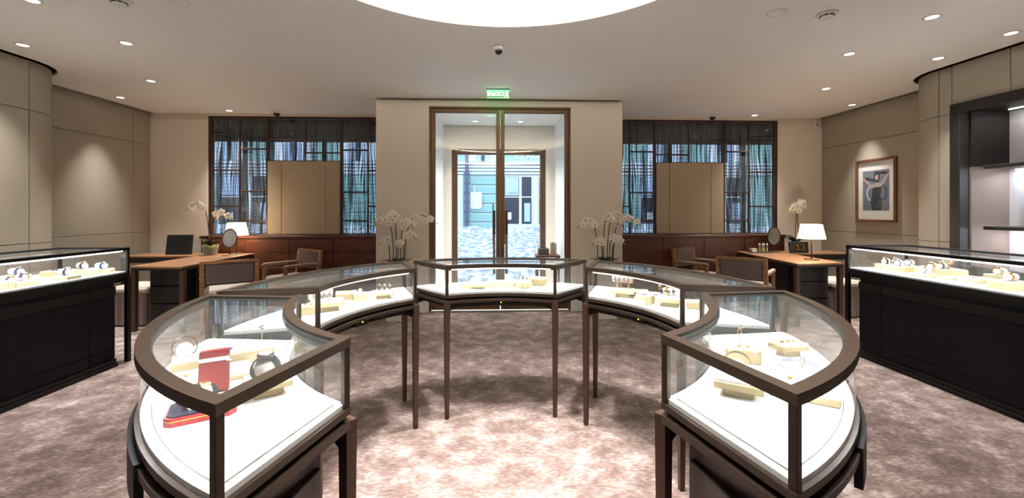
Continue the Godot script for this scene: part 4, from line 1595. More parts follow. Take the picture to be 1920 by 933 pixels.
	h = tray(-3.56, 3.855, 0.16, 0.09, 0.032, 15, "cream tray closest to the far end glass, " + L, 0.0, 0.828)
	watch(-3.56, h, 3.855, 170, "blue strap watch nearest the far end " + L, M.blue_leather, M.dial_white, M.steel)
	h = tray(-3.53, 3.19, 0.14, 0.16, 0.034, 0, "cream tray with a watch lying flat, " + L, 0.0, 0.828)
	watch(-3.53, h, 3.20, 190, "pale watch with white strap lying on the middle tray " + L, M.steel, M.dial_white, M.steel, 0.07)
	h = tray(-3.83, 3.43, 0.12, 0.14, 0.042, 0, "cream tray by the rear glass, " + L, 0.0, 0.828)
	watch(-3.83, h, 3.44, 175, "navy strap watch on the rear tray " + L, M.blue_leather, M.dial_white, M.steel)
	h = tray(-3.55, 3.04, 0.20, 0.07, 0.055, 20, "narrow tall cream tray at the picture's edge, " + L, 0.0, 0.828)
	watch(-3.70, 0.828, 3.27, 165, "gold cased watch with navy strap standing on the deck " + L, M.blue_leather, M.gold, M.gold)
	watch(-3.73, 0.828, 3.15, 175, "steel watch with blue strap next to the gold cased one " + L, M.blue_leather, M.dial_white, M.steel)
	# --- right counter
	var Q := "in the right counter"
	h = tray(3.67, 3.70, 0.22, 0.24, 0.05, 0, "large cream tray with four watches, " + Q, 0.0, 0.828)
	var four := ["black strap watch at the rear left of the four", "black strap watch at the rear right of the four", "steel watch at the front left of the four", "long steel bracelet watch at the front right of the four"]
	for k in 4:
		watch(3.62 + 0.10 * (k % 2), h, 3.765 - 0.125 * (k / 2), 15, four[k] + " " + Q, M.black_leather if k < 2 else M.steel, M.blue_leather if k == 3 else M.dial_white, M.gold if k < 2 else M.steel, 0.09 if k < 3 else 0.10)
	h = tray(3.54, 3.335, 0.12, 0.09, 0.03, 0, "small cream tray with a single steel watch, " + Q, 0.0, 0.828)
	watch(3.54, h, 3.335, 10, "single steel watch on the small tray " + Q, M.steel, M.dial_white, M.steel, 0.11)
	h = tray(3.78, 3.43, 0.32, 0.12, 0.05, -14, "long cream tray with gold pieces, " + Q, 0.0, 0.828)
	watch(3.69, h, 3.41, 10, "gold bracelet watch at the left of the long tray " + Q, M.gold, M.dial_white, M.gold, 0.09)
	watch(3.80, h, 3.435, 10, "brown strap watch in the middle of the long tray " + Q, M.leg_bronze, M.dial_white, M.gold, 0.09)
	bangles(3.885, h, 3.462, 35, "white roll of gold bangles on the long tray " + Q, M.rose_gold, 5)
	h = tray(3.63, 3.205, 0.12, 0.09, 0.02, 0, "thin flat cream tray near the front glass, " + Q, 0.0, 0.828)
	h = tray(3.68, 3.075, 0.20, 0.13, 0.03, 8, "wide flat cream tray before the long one, " + Q, 0.0, 0.828)
	studs(3.68, h, 3.09, 8, 3, "row of three gold ear studs on the wide flat tray " + Q, M.gold)
	h = tray(3.90, 3.10, 0.13, 0.13, 0.05, 0, "square cream tray by the rear glass, " + Q, 0.0, 0.828)
	watch(3.90, h, 3.10, 10, "gold square watch on the rear square tray " + Q, M.gold, M.gold, M.gold, 0.11)
	h = tray(3.56, 2.77, 0.19, 0.14, 0.06, 0, "tall cream tray at the picture's right edge, " + Q, 0.0, 0.828)
	watch(3.56, h, 2.77, 10, "gold watch at the picture's right edge " + Q, M.gold, M.dial_white, M.gold, 0.12)


# ---------------------------------------------------------------- furniture

# armchair facing local -z
func chair(x: float, z: float, yaw: float, label: String) -> void:
	var t := thing("armchair", label, "chair", R(x, 0, z), yaw, "wooden armchairs at the desks")
	var w := 0.26
	for s in [-1.0, 1.0]:
		var g := Geo.new()
		g.bar(Vector3(s * w, 0.62, -0.24), Vector3(s * w, 0, -0.25), 0.04, 0.032)
		part(g, "leg", M.chair_wood, t)
		g = Geo.new()
		g.bar(Vector3(s * w, 0.80, 0.275), Vector3(s * w, 0.40, 0.225), 0.042, 0.045)
		g.bar(Vector3(s * w, 0.40, 0.225), Vector3(s * w, 0.0, 0.255), 0.045, 0.034)
		part(g, "leg", M.chair_wood, t, "rear leg rising into the back post")
		g = Geo.new()
		g.span(Vector3(s * w - 0.026, 0.605, -0.27), Vector3(s * w + 0.026, 0.632, 0.25), 0.006)
		var arm := part(g, "armrest", M.chair_wood, t)
		g = Geo.new()
		g.span(Vector3(s * w - 0.022, 0.632, -0.255), Vector3(s * w + 0.022, 0.646, 0.22), 0.006)
		part(g, "arm_pad", M.seat_cloth, arm)
	var g := Geo.new()
	g.span(Vector3(-w, 0.33, -0.25), Vector3(w, 0.39, -0.225), 0.003)
	g.span(Vector3(-w, 0.33, 0.21), Vector3(w, 0.39, 0.235), 0.003)
	for s in [-1.0, 1.0]:
		g.span(Vector3(s * w - 0.0125, 0.33, -0.25), Vector3(s * w + 0.0125, 0.39, 0.235), 0.003)
	part(g, "seat_frame", M.chair_wood, t)
	g = Geo.new()
	g.span(Vector3(-w + 0.016, 0.385, -0.255), Vector3(w - 0.016, 0.47, 0.215), 0.028)
	part(g, "seat", M.seat_cloth, t)
	g = Geo.new()
	g.xf = Transform3D(Basis(Vector3.RIGHT, 0.12), Vector3(0, 0.665, 0.252))
	g.box(Vector3(0, 0, 0.0), Vector3(2 * w - 0.04, 0.245, 0.05), 0.018)
	part(g, "backrest", M.upholstery, t)
	g = Geo.new()
	g.bar(Vector3(-w - 0.02, 0.80, 0.276), Vector3(w + 0.02, 0.80, 0.276), 0.03, 0.03, Vector3.UP)
	part(g, "top_rail", M.chair_wood, t)


# upholstered stool under a loose skirt
func stool(x: float, z: float, yaw: float, label: String) -> void:
	var t := thing("skirted_stool", label, "stool", R(x, 0, z), yaw, "stools with cloth skirts")
	var g := Geo.new()
	g.box(Vector3(0, 0.425, 0), Vector3(0.46, 0.09, 0.46), 0.03)
	part(g, "cushion", M.seat_cloth, t)
	g = Geo.new()
	var n := 96
	var ns := noise(2.0, 2, 91)
	var at := func(k: int, lvl: float) -> Vector3:
		var a := TAU * (k % n) / n
		var d := Vector2(cos(a), sin(a))
		var rr := 0.222 / maxf(absf(d.x), absf(d.y))
		rr = minf(rr, 0.285)
		rr += lvl * (0.018 * sin(a * 15.0) + 0.012 * ns.get_noise_1d(a * 9.0) + 0.015)
		return Vector3(d.x * rr, 0, d.y * rr)
	for lvl in 3:
		for k in n:
			var y0 := Vector3(0, [0.395, 0.26, 0.12, 0.02][lvl + 1], 0)
			var y1 := Vector3(0, [0.395, 0.26, 0.12, 0.02][lvl], 0)
			var a: Vector3 = at.call(k, (lvl + 1) / 3.0) + y0
			var b: Vector3 = at.call(k + 1, (lvl + 1) / 3.0) + y0
			var c: Vector3 = at.call(k + 1, lvl / 3.0) + y1
			var d: Vector3 = at.call(k, lvl / 3.0) + y1
			g.quad(a, b, c, d, Vector3(a.x, 0, a.z))
	part(g, "skirt", M.skirt_cloth, t)
	g = Geo.new()
	g.box(Vector3(0, 0.2, 0), Vector3(0.42, 0.38, 0.42))
	part(g, "frame", M.upholstery, t)


func desk(s: float, main: PackedVector2Array, wing: PackedVector2Array, label: String) -> void:
	# corners in room x, z: main = near outer, near inner, far inner, far outer; wing runs to the side wall
	var c := (main[0] + main[1] + main[2] + main[3]) / 4.0
	var t := thing("consulting_desk", label, "desk", R(c.x, 0, c.y))
	var o := -t.position
	var L := func(p: Vector2, y: float) -> Vector3: return R(p.x, y, p.y) + o
	var flat := func(src: PackedVector2Array, inset: float) -> PackedVector2Array:
		var m := Vector2.ZERO
		for p in src:
			m += p / src.size()
		var out := PackedVector2Array()
		for p in src:
			var q: Vector2 = p + (m - p).normalized() * inset * 1.4
			out.append(Vector2(q.x + o.x, -q.y + o.z))
		return out
	var g := Geo.new()
	g.prism(flat.call(main, 0.0), 0.730, 0.750)
	part(g, "desk_top", M.desk_wood, t)
	g = Geo.new()
	g.prism(flat.call(main, 0.012), 0.700, 0.730)
	part(g, "apron", M.niche_dark, t)
	g = Geo.new()
	g.prism(flat.call(wing, 0.0), 0.730, 0.749)
	part(g, "desk_wing", M.desk_wood, t)
	g = Geo.new()
	g.prism(flat.call(wing, 0.012), 0.655, 0.730)
	part(g, "wing_drawer", M.niche_dark, t)
	for k in 4:
		var p := main[k] + (c - main[k]).normalized() * 0.05
		g = Geo.new()
		g.bar(L.call(p, 0.70), L.call(p, 0.0), 0.05, 0.042)
		part(g, "leg", M.leg_bronze, t)
	for k in [0, 1]:
		var m := (wing[0] + wing[2]) / 2.0
		var p: Vector2 = wing[k] + (m - wing[k]).normalized() * 0.06
		g = Geo.new()
		g.bar(L.call(p, 0.66), L.call(p, 0.0), 0.045, 0.04)
		part(g, "leg", M.leg_bronze, t)
	# pedestal of drawers under the near half, and a panel
	var far := main[2] * 0.13 + main[3] * 0.19 + main[0] * 0.40 + main[1] * 0.28
	g = Geo.new()
	g.box(R(far.x, 0.38, far.y) + o, Vector3(0.42, 0.64, 0.40), 0.004)
	var ped := part(g, "pedestal", M.counter_dark, t)
	for k in 3:
		g = Geo.new()
		g.box(R(far.x, 0.17 + 0.21 * k, far.y - 0.205) + o, Vector3(0.40, 0.195, 0.016), 0.003)
		part(g, "drawer", M.niche_dark, ped)
	g = Geo.new()
	g.box(R(far.x, 0.03, far.y) + o, Vector3(0.38, 0.06, 0.36))
	part(g, "plinth", M.black_metal, t)
	var mid := c.lerp(main[1].lerp(main[2], 0.5), 0.55)
	g = Geo.new()
	g.box(R(mid.x, 0.42, mid.y) + o, Vector3(0.015, 0.56, 0.62))
	part(g, "modesty_panel", M.niche_dark, t)


func table_lamp(x: float, z: float, label: String) -> void:
	var t := thing("table_lamp", label, "lamp", R(x, 0.75, z))
	var g := Geo.new()
	g.lathe([Vector2(0.085, 0.0), Vector2(0.085, 0.008), Vector2(0.075, 0.012), Vector2(0.009, 0.014), Vector2(0.009, 0.42), Vector2(0.0, 0.42)], Vector3.ZERO, 28)
	part(g, "stand", M.leg_bronze, t)
	g = Geo.new()
	g.lathe([Vector2(0.155, 0.27), Vector2(0.118, 0.455)], Vector3.ZERO, 40)
	part(g, "lamp_shade", M.lamp_shade, t)
	g = Geo.new()
	g.ball(Vector3(0, 0.36, 0), Vector3(0.03, 0.035, 0.03), 14, 8)
	part(g, "bulb", M.lamp_warm, t)
	var l := OmniLight3D.new()
	l.name = "lamp_glow"
	t.add_child(l, true)
	l.position = Vector3(0, 0.36, 0)
	l.light_energy = 0.35
	l.light_color = Color(1.0, 0.88, 0.70)
	l.light_size = 0.03
	l.omni_range = 20.0
	l.omni_attenuation = 2.0
	l.shadow_enabled = true


func vanity_mirror(x: float, z: float, yaw: float, tilt: float, label: String) -> void:
	var t := thing("vanity_mirror", label, "mirror", R(x, 0.75, z), yaw, "oval mirrors on the desks")
	var g := Geo.new()
	g.lathe([Vector2(0.095, 0.0), Vector2(0.095, 0.006), Vector2(0.08, 0.01), Vector2(0.007, 0.012), Vector2(0.007, 0.10), Vector2(0.0, 0.10)], Vector3.ZERO, 28)
	part(g, "stand", M.leg_bronze, t)
	g = Geo.new()
	g.xf = Transform3D(Basis(Vector3.RIGHT, PI / 2 - tilt), Vector3(0, 0.24, 0.0))
	g.lathe([Vector2(0.080, -0.006), Vector2(0.090, -0.006), Vector2(0.092, 0.0), Vector2(0.090, 0.006), Vector2(0.080, 0.006)], Vector3.ZERO, 40, 1.0, 1.55)
	part(g, "frame", M.leg_bronze, t)
	g = Geo.new()
	g.xf = Transform3D(Basis(Vector3.RIGHT, PI / 2 - tilt), Vector3(0, 0.24, 0.0))
	g.lathe([Vector2(0.0, -0.003), Vector2(0.083, -0.003), Vector2(0.083, 0.003), Vector2(0.0, 0.003)], Vector3.ZERO, 40, 1.0, 1.55)
	part(g, "mirror_glass", M.mirror, t)


# ---------------------------------------------------------------- orchids

func petal_mesh() -> void:
	var g := Geo.new()
	for k in 5:
		var a := TAU * k / 5.0 + PI / 2
		var wide := 0.95 if k in [1, 4] else 0.55
		var d := Vector3(cos(a), sin(a), 0)
		var e := Vector3(-sin(a), cos(a), 0)
		var prev := []
		for j in 6:
			var u := j / 5.0
			var half := wide * sin(PI * pow(u, 0.8)) * 0.5 + (0.04 if j < 5 else 0.0)
			var m := d * (0.06 + 0.92 * u) + Vector3(0, 0, 0.10 * sin(PI * u) - 0.12 * u)
			var row := [m - e * half + Vector3(0, 0, 0.05 * half), m + e * half + Vector3(0, 0, 0.05 * half)]
			if prev:
				g.quad(prev[0], prev[1], row[1], row[0], Vector3.BACK)
			prev = row
	flower_mesh = g.done()


# stems: each [base offset, top offset, height, arch direction, reach, flowers]
func orchid(t: Node3D, y: float, stems: Array, fsize: float, leafm: Material, leaves: int, spread: float) -> void:
	var heart: ArrayMesh
	var hg := Geo.new()
	hg.ball(Vector3(0, -0.06, 0.10), Vector3(0.13, 0.16, 0.13), 8, 6)
	heart = hg.done()
	var bud: ArrayMesh
	hg = Geo.new()
	hg.ball(Vector3.ZERO, Vector3(0.28, 0.38, 0.28), 8, 6)
	bud = hg.done()
	for k in leaves:
		var a := TAU * k / leaves + rng.randf_range(-0.3, 0.3)
		var long := spread * rng.randf_range(0.8, 1.15)
		var g := Geo.new()
		var prev := []
		for j in 9:
			var u := j / 8.0
			var w := 0.032 * (spread / 0.17) * sin(PI * (0.08 + 0.92 * pow(u, 0.85)))
			var p := Vector3(cos(a), 0, sin(a)) * long * u + Vector3(0, y + long * (1.15 * u - 0.70 * u * u), 0)
			var e := Vector3(-sin(a), 0, cos(a)) * w
			var row := [p - e + Vector3(0, 0.25 * w, 0), p, p + e + Vector3(0, 0.25 * w, 0)]
			if prev:
				g.quad(prev[0], prev[1], row[1], row[0], Vector3.UP)
				g.quad(prev[1], prev[2], row[2], row[1], Vector3.UP)
			prev = row
		part(g, "leaf", leafm, t)
	for s in stems:
		var b: Vector3 = s[0]
		var h: float = s[1]
		var dir: float = s[2]
		var reach: float = s[3]
		var count: int = s[4]
		var small: float = s[5] if s.size() > 5 else 1.0
		var d := Vector3(cos(dir), 0, sin(dir))
		var pts := []
		for j in 15:
			var u := j / 14.0
			var rise := h * (sin(minf(u, 0.72) / 0.72 * PI / 2) if u < 0.72 else 1.0 - 0.9 * pow((u - 0.72), 2.0) * 1.6)
			pts.append(b + Vector3(0, y + rise, 0) + d * reach * pow(u, 2.2))
		var g := Geo.new()
		g.tube(pts, 0.0055, 6)
		part(g, "flower_stem", M.stem, t)
		for k in count:
			var u := 0.50 + 0.46 * k / maxf(count - 1, 1)
			var f := u * 14.0
			var p: Vector3 = (pts[int(f)] as Vector3).lerp(pts[mini(int(f) + 1, 14)], f - int(f))
			var sidev := d.cross(Vector3.UP) * (1.0 if k % 2 else -1.0)
			p += sidev * fsize * 0.45 + Vector3(0, rng.randf_range(-0.25, 0.1), 0) * fsize + Vector3(0, 0, fsize * 0.35)
			var look := Vector3(rng.randf_range(-0.5, 0.5) + sidev.x * 0.4, rng.randf_range(-0.35, 0.05), 1.0).normalized()
			var z := look
			var x := Vector3.UP.cross(z).normalized()
			var basis_ := Basis(x, z.cross(x), z).scaled(Vector3.ONE * fsize * small * rng.randf_range(0.85, 1.1))
			var fl := meshed(flower_mesh, "flower", M.petal, t)
			fl.transform = Transform3D(basis_, p)
			meshed(heart, "flower_heart", M.petal_heart, fl)
		for k in 3:
			var bb := meshed(bud, "bud", M.bud, t)
			bb.transform = Transform3D(Basis.IDENTITY.scaled(Vector3.ONE * fsize * (0.75 - 0.15 * k)), (pts[14] as Vector3) + d * fsize * 0.4 * k + Vector3(0, -fsize * 0.3 * k, 0))


func plants() -> void:
	petal_mesh()
	# two tall floor planters beside the doors
	for s in [-1.0, 1.0]:
		var t := thing("orchid_planter", "tall white planter of white orchids %s of the glass doors" % ("left" if s < 0 else "right"), "plant", R(-1.29 if s < 0 else 1.385, 0, 5.36), 0.0, "white orchid planters by the doors")
		var g := Geo.new()
		var w0 := 0.115
		var w1 := 0.15
		var hh := 0.67
		for k in 4:
			var a := PI / 2 * k + PI / 4
			var b := a + PI / 2
			var q := sqrt(2.0)
			g.quad(Vector3(cos(a) * w0 * q, 0, sin(a) * w0 * q), Vector3(cos(b) * w0 * q, 0, sin(b) * w0 * q), Vector3(cos(b) * w1 * q, hh, sin(b) * w1 * q), Vector3(cos(a) * w1 * q, hh, sin(a) * w1 * q), Vector3(cos(a + PI / 4), 0, sin(a + PI / 4)))
			g.quad(Vector3(cos(a) * w1 * q, hh, sin(a) * w1 * q), Vector3(cos(b) * w1 * q, hh, sin(b) * w1 * q), Vector3(cos(b) * (w1 - 0.02) * q, hh, sin(b) * (w1 - 0.02) * q), Vector3(cos(a) * (w1 - 0.02) * q, hh, sin(a) * (w1 - 0.02) * q), Vector3.UP)
		g.box(Vector3(0, 0.01, 0), Vector3(0.22, 0.02, 0.22))
		part(g, "planter", M.pot_white, t)
		g = Geo.new()
		g.box(Vector3(0, hh - 0.03, 0), Vector3(0.26, 0.03, 0.26))
		part(g, "soil", M.soil, t)
		if s < 0:
			orchid(t, hh - 0.02, [
				[Vector3(-0.05, 0, 0), 0.64, PI, 0.22, 6], [Vector3(-0.01, 0, 0.02), 0.70, PI + 0.5, 0.10, 6], [Vector3(0.03, 0, -0.02), 0.60, 0.6, 0.20, 5],
				[Vector3(0.09, 0, 0), 0.68, 0.0, 0.36, 4], [Vector3(-0.09, 0, 0.03), 0.38, PI + 0.2, 0.10, 4, 0.8], [Vector3(0.02, 0, 0.06), 0.34, 0.3, 0.05, 4, 0.85], [Vector3(0.08, 0, 0.04), 0.44, 0.1, 0.14, 5, 0.9]], 0.062, M.leaf_dark, 9, 0.22)
		else:
			orchid(t, hh - 0.02, [
				[Vector3(-0.10, 0, 0), 0.62, PI, 0.22, 5], [Vector3(-0.03, 0, 0.02), 0.68, 0.2, 0.10, 6], [Vector3(0.03, 0, -0.02), 0.70, 0.0, 0.22, 6],
				[Vector3(0.09, 0, 0), 0.64, 0.0, 0.34, 6], [Vector3(-0.05, 0, 0.05), 0.36, PI, 0.08, 5, 0.9], [Vector3(0.04, 0, 0.05), 0.40, 0.3, 0.08, 4, 0.85], [Vector3(0.09, 0, 0.04), 0.38, 0.1, 0.10, 4, 0.8]], 0.062, M.leaf_dark, 9, 0.22)
	# desk orchids in glass pots
	for s in [-1.0, 1.0]:
		var t := thing("desk_orchid", "white orchid in a glass pot on the left desk" if s < 0 else "white orchid behind the lamp on the right desk", "plant", R(-4.11, 0.75, 6.10) if s < 0 else R(4.62, 0.75, 6.30), 0.0, "white orchids on the desks")
		var g := Geo.new()
		g.lathe([Vector2(0.0, 0.0), Vector2(0.085, 0.0), Vector2(0.105, 0.15), Vector2(0.100, 0.15), Vector2(0.082, 0.008), Vector2(0.0, 0.008)], Vector3.ZERO, 28)
		part(g, "pot", M.jar_glass, t)
		g = Geo.new()
		g.lathe([Vector2(0.0, 0.01), Vector2(0.078, 0.01), Vector2(0.090, 0.11), Vector2(0.0, 0.12)], Vector3.ZERO, 24)
		part(g, "soil", M.soil, t)
		g = Geo.new()
		for k in 10:
			var a := 0.3 + 1.8 * k / 10
			g.ball(Vector3(0.070 * cos(a), 0.120 + 0.012 * sin(a * 5.0), 0.075 * sin(a)), Vector3(0.022, 0.014, 0.022), 7, 4)
		part(g, "moss", M.moss, t)
		if s < 0:
			orchid(t, 0.11, [[Vector3(-0.02, 0, 0), 0.62, PI, 0.28, 6], [Vector3(0.03, 0, 0), 0.50, 0.1, 0.24, 5]], 0.060, M.leaf, 5, 0.20)
		else:
			orchid(t, 0.11, [[Vector3(0.0, 0, 0), 0.66, 0.4, 0.12, 7], [Vector3(0.03, 0, 0.02), 0.60, PI, 0.10, 6]], 0.060, M.leaf, 5, 0.26)


# ---------------------------------------------------------------- desks and what stands on them

func text_mesh(s: String, font_name: String, size: int, pixel: float, depth := 0.004, bold := false, italic := false) -> TextMesh:
	var tm := TextMesh.new()
	var f := SystemFont.new()
	f.font_names = PackedStringArray([font_name])
	f.font_weight = 700 if bold else 400
	f.font_italic = italic
	tm.font = f
	tm.text = s
	tm.font_size = size
	tm.pixel_size = pixel
	tm.depth = depth
	return tm


func desks() -> void:
	desk(-1.0, PackedVector2Array([Vector2(-4.19, 4.88), Vector2(-3.57, 4.82), Vector2(-3.60, 6.30), Vector2(-4.22, 6.30)]), PackedVector2Array([Vector2(-5.25, 5.95), Vector2(-4.24, 5.95), Vector2(-4.24, 6.40), Vector2(-5.25, 6.40)]), "brown wooden consulting desk by the left wall with a side wing")
	desk(1.0, PackedVector2Array([Vector2(4.18, 4.88), Vector2(3.54, 4.80), Vector2(3.70, 6.33), Vector2(4.33, 6.33)]), PackedVector2Array([Vector2(5.25, 5.97), Vector2(4.35, 5.97), Vector2(4.35, 6.40), Vector2(5.25, 6.40)]), "brown wooden consulting desk by the right wall with a side wing")
	chair(-3.22, 5.10, 0.58, "armchair before the left desk with its back to the room")
	chair(-2.93, 6.02, 2.55, "armchair beyond the left desk, facing the room")
	chair(3.12, 5.14, -0.75, "armchair before the right desk with its back to the room")
	chair(2.98, 6.04, -2.55, "armchair beyond the right desk, facing the room")
	stool(-4.42, 5.35, 0.0, "skirted stool behind the left desk, partly hidden by counter")
	stool(4.49, 5.40, 0.1, "skirted stool behind the right desk, partly hidden by counter")
	table_lamp(-3.83, 6.24, "white shaded table lamp behind the oval mirror, left desk")
	table_lamp(4.02, 5.20, "white shaded table lamp on the near end of right desk")
	vanity_mirror(-3.80, 6.03, 0.35, 0.26, "oval mirror in front of the lamp on the left desk")
	vanity_mirror(4.21, 6.20, -0.9, 0.08, "oval mirror at the far end of the right desk")
	# upright plaques
	var t := thing("dark_plaque", "black embossed leather plaque leaning on the left desk wing", "plaque", R(-4.58, 0.749, 6.14), 0.12)
	var g := Geo.new()
	g.xf = Transform3D(Basis(Vector3.RIGHT, -0.16), Vector3.ZERO)
	g.box(Vector3(0, 0.146, 0), Vector3(0.34, 0.285, 0.018), 0.004)
	part(g, "board", M.black_leather, t)
	g = Geo.new()
	g.xf = Transform3D(Basis(Vector3.RIGHT, -0.16), Vector3(0, 0, 0.010))
	for k in 7:
		var c := []
		for j in 16:
			c.append(Vector3(-0.105 + 0.035 * k + 0.017 * cos(TAU * j / 16), 0.215 - 0.018 * absf(k - 3) * 0.5 + 0.02 * sin(TAU * j / 16), 0))
		g.tube(c, 0.0022, 5, true)
	for k in 5:
		g.box(Vector3(-0.08 + 0.04 * k, 0.13, 0), Vector3(0.02, 0.035, 0.003), 0.001)
	g.box(Vector3(0, 0.06, 0), Vector3(0.2, 0.003, 0.003))
	part(g, "embossing", M.counter_dark, t)
	g = Geo.new()
	g.bar(Vector3(0, 0.20, -0.045), Vector3(0, 0.002, -0.12), 0.02, 0.02)
	part(g, "prop", M.black_leather, t)
	t = thing("number_plaque", "black plaque with gold number 13 on the right desk", "plaque", R(4.47, 0.749, 6.02), -0.12)
	g = Geo.new()
	g.xf = Transform3D(Basis(Vector3.RIGHT, -0.12), Vector3.ZERO)
	g.box(Vector3(0, 0.087, 0), Vector3(0.27, 0.165, 0.02), 0.004)
	part(g, "board", M.black_leather, t)
	var m := meshed(text_mesh("13", "Droid Serif", 40, 0.0034, 0.002, true, true), "gold_numerals", M.gold, t)
	m.transform = Transform3D(Basis(Vector3.RIGHT, -0.12), Vector3(0.02, 0.09, 0.002))
	g = Geo.new()
	g.xf = Transform3D(Basis(Vector3.RIGHT, -0.12), Vector3(0, 0, 0.0115))
	g.tube([Vector3(-0.115, 0.10, 0), Vector3(-0.095, 0.112, 0), Vector3(-0.075, 0.098, 0), Vector3(-0.055, 0.105, 0)], 0.0018, 5)
	g.tube([Vector3(-0.11, 0.055, 0), Vector3(-0.085, 0.065, 0), Vector3(-0.07, 0.05, 0)], 0.0015, 5)
	part(g, "gold_scroll", M.gold, t)
	# tray with small bottles on the right desk
	t = thing("serving_tray", "dark flat tray under small bottles on the right desk", "tray", R(3.93, 0.75, 6.12), 0.0)
	g = Geo.new()
	g.box(Vector3(0, 0.006, 0), Vector3(0.32, 0.012, 0.16), 0.004)
	part(g, "plate", M.niche_dark, t)
	for k in 4:
		var b := thing("small_bottle", ["first", "second", "third", "fourth"][k] + " small clear bottle from the left on the right desk's tray", "bottle", R(3.945 + 0.034 * k, 0.762, 6.14 - 0.02 * (k % 2)), 0.0, "small bottles on the desk tray")
		g = Geo.new()
		g.lathe([Vector2(0.0, 0.0), Vector2(0.014, 0.0), Vector2(0.015, 0.075), Vector2(0.008, 0.09), Vector2(0.008, 0.10), Vector2(0.0, 0.10)], Vector3.ZERO, 14)
		part(g, "flask", M.jar_glass, b)
		g = Geo.new()
		g.lathe([Vector2(0.0, 0.10), Vector2(0.011, 0.10), Vector2(0.011, 0.125), Vector2(0.0, 0.125)], Vector3.ZERO, 14)
		part(g, "cap", M.plastic_white, b)
		g = Geo.new()
		g.lathe([Vector2(0.0, 0.002), Vector2(0.0125, 0.002), Vector2(0.0135, 0.05), Vector2(0.0, 0.05)], Vector3.ZERO, 12)
		part(g, "liquid", M.gold if k % 2 else M.moss, b)
	t = thing("napkin_box", "small cream box at the left end of the desk tray", "box", R(3.84, 0.762, 6.13), 0.1)
	g = Geo.new()
	g.box(Vector3(0, 0.022, 0), Vector3(0.08, 0.044, 0.07), 0.004)
	part(g, "body", M.tray_top, t)
	g = Geo.new()
	g.box(Vector3(0, 0.047, 0), Vector3(0.084, 0.008, 0.074), 0.003)
	part(g, "lid", M.panel_cloth, t)
	# small vestibule table
	t = thing("vestibule_table", "narrow brown side table standing inside the vestibule", "table", R(0.76, 0.012, 6.45))
	g = Geo.new()
	g.box(Vector3(0, 0.672, 0), Vector3(0.37, 0.03, 0.30), 0.004)
	part(g, "table_top", M.mahogany, t)
	for sx in [-1.0, 1.0]:
		for sz in [-1.0, 1.0]:
			g = Geo.new()
			g.bar(Vector3(sx * 0.16, 0.66, sz * 0.125), Vector3(sx * 0.16, 0, sz * 0.125), 0.03, 0.026)
			part(g, "leg", M.mahogany, t)
	t = thing("tissue_box", "taupe box with dark cloth on the vestibule table", "box", R(0.70, 0.699, 6.43))
	g = Geo.new()
	g.box(Vector3(0, 0.05, 0), Vector3(0.16, 0.10, 0.13), 0.005)
	part(g, "body", M.upholstery, t)
	g = Geo.new()
	g.ball(Vector3(0, 0.105, 0), Vector3(0.05, 0.018, 0.035), 12, 6)
	part(g, "cloth", M.navy_cloth, t)
	t = thing("glass_jar", "cylindrical jar with lid on the vestibule table", "jar", R(0.86, 0.699, 6.47))
	g = Geo.new()
	g.lathe([Vector2(0.0, 0.0), Vector2(0.05, 0.0), Vector2(0.05, 0.17), Vector2(0.0, 0.17)], Vector3.ZERO, 24)
	part(g, "body", M.panel_cloth, t)
	g = Geo.new()
	g.lathe([Vector2(0.0, 0.17), Vector2(0.053, 0.17), Vector2(0.053, 0.185), Vector2(0.012, 0.19), Vector2(0.0, 0.20)], Vector3.ZERO, 24)
	part(g, "lid", M.steel, t)
	t = thing("clear_bottle", "clear pump bottle at the vestibule table's edge", "bottle", R(0.625, 0.699, 6.52))
	g = Geo.new()
	g.lathe([Vector2(0.0, 0.0), Vector2(0.025, 0.0), Vector2(0.025, 0.12), Vector2(0.009, 0.145), Vector2(0.009, 0.16), Vector2(0.0, 0.16)], Vector3.ZERO, 18)
	part(g, "flask", M.plastic_white, t)
	g = Geo.new()
	g.tube([Vector3(0, 0.16, 0), Vector3(0, 0.195, 0), Vector3(-0.03, 0.19, 0)], 0.006, 8)
	part(g, "pump", M.plastic_grey, t)


# ---------------------------------------------------------------- ceiling fittings

func downlight(x: float, z: float, energy: float, angle: float, label: String, to := Vector3.ZERO, y := CEIL) -> void:
	var t := thing("ceiling_downlight", label, "light", R(x, y, z), 0.0, "recessed ceiling downlights")
	var g := Geo.new()
	g.lathe([Vector2(0.040, -0.001), Vector2(0.041, -0.005), Vector2(0.058, -0.004), Vector2(0.060, 0.0)], Vector3.ZERO, 28)
	part(g, "trim_ring", M.plastic_white, t)
	g = Geo.new()
	g.lathe([Vector2(0.0, -0.003), Vector2(0.041, -0.003), Vector2(0.041, 0.0), Vector2(0.0, 0.0)], Vector3.ZERO, 24)
	part(g, "lamp_face", M.lamp_white, t)
	var aim := to if to != Vector3.ZERO else R(x, 0, z)
	spot(t, Vector3(0, -0.012, 0), aim - t.position, energy, angle, NEUTRAL, 0.04, 1.0)


const DOWN := 6.0


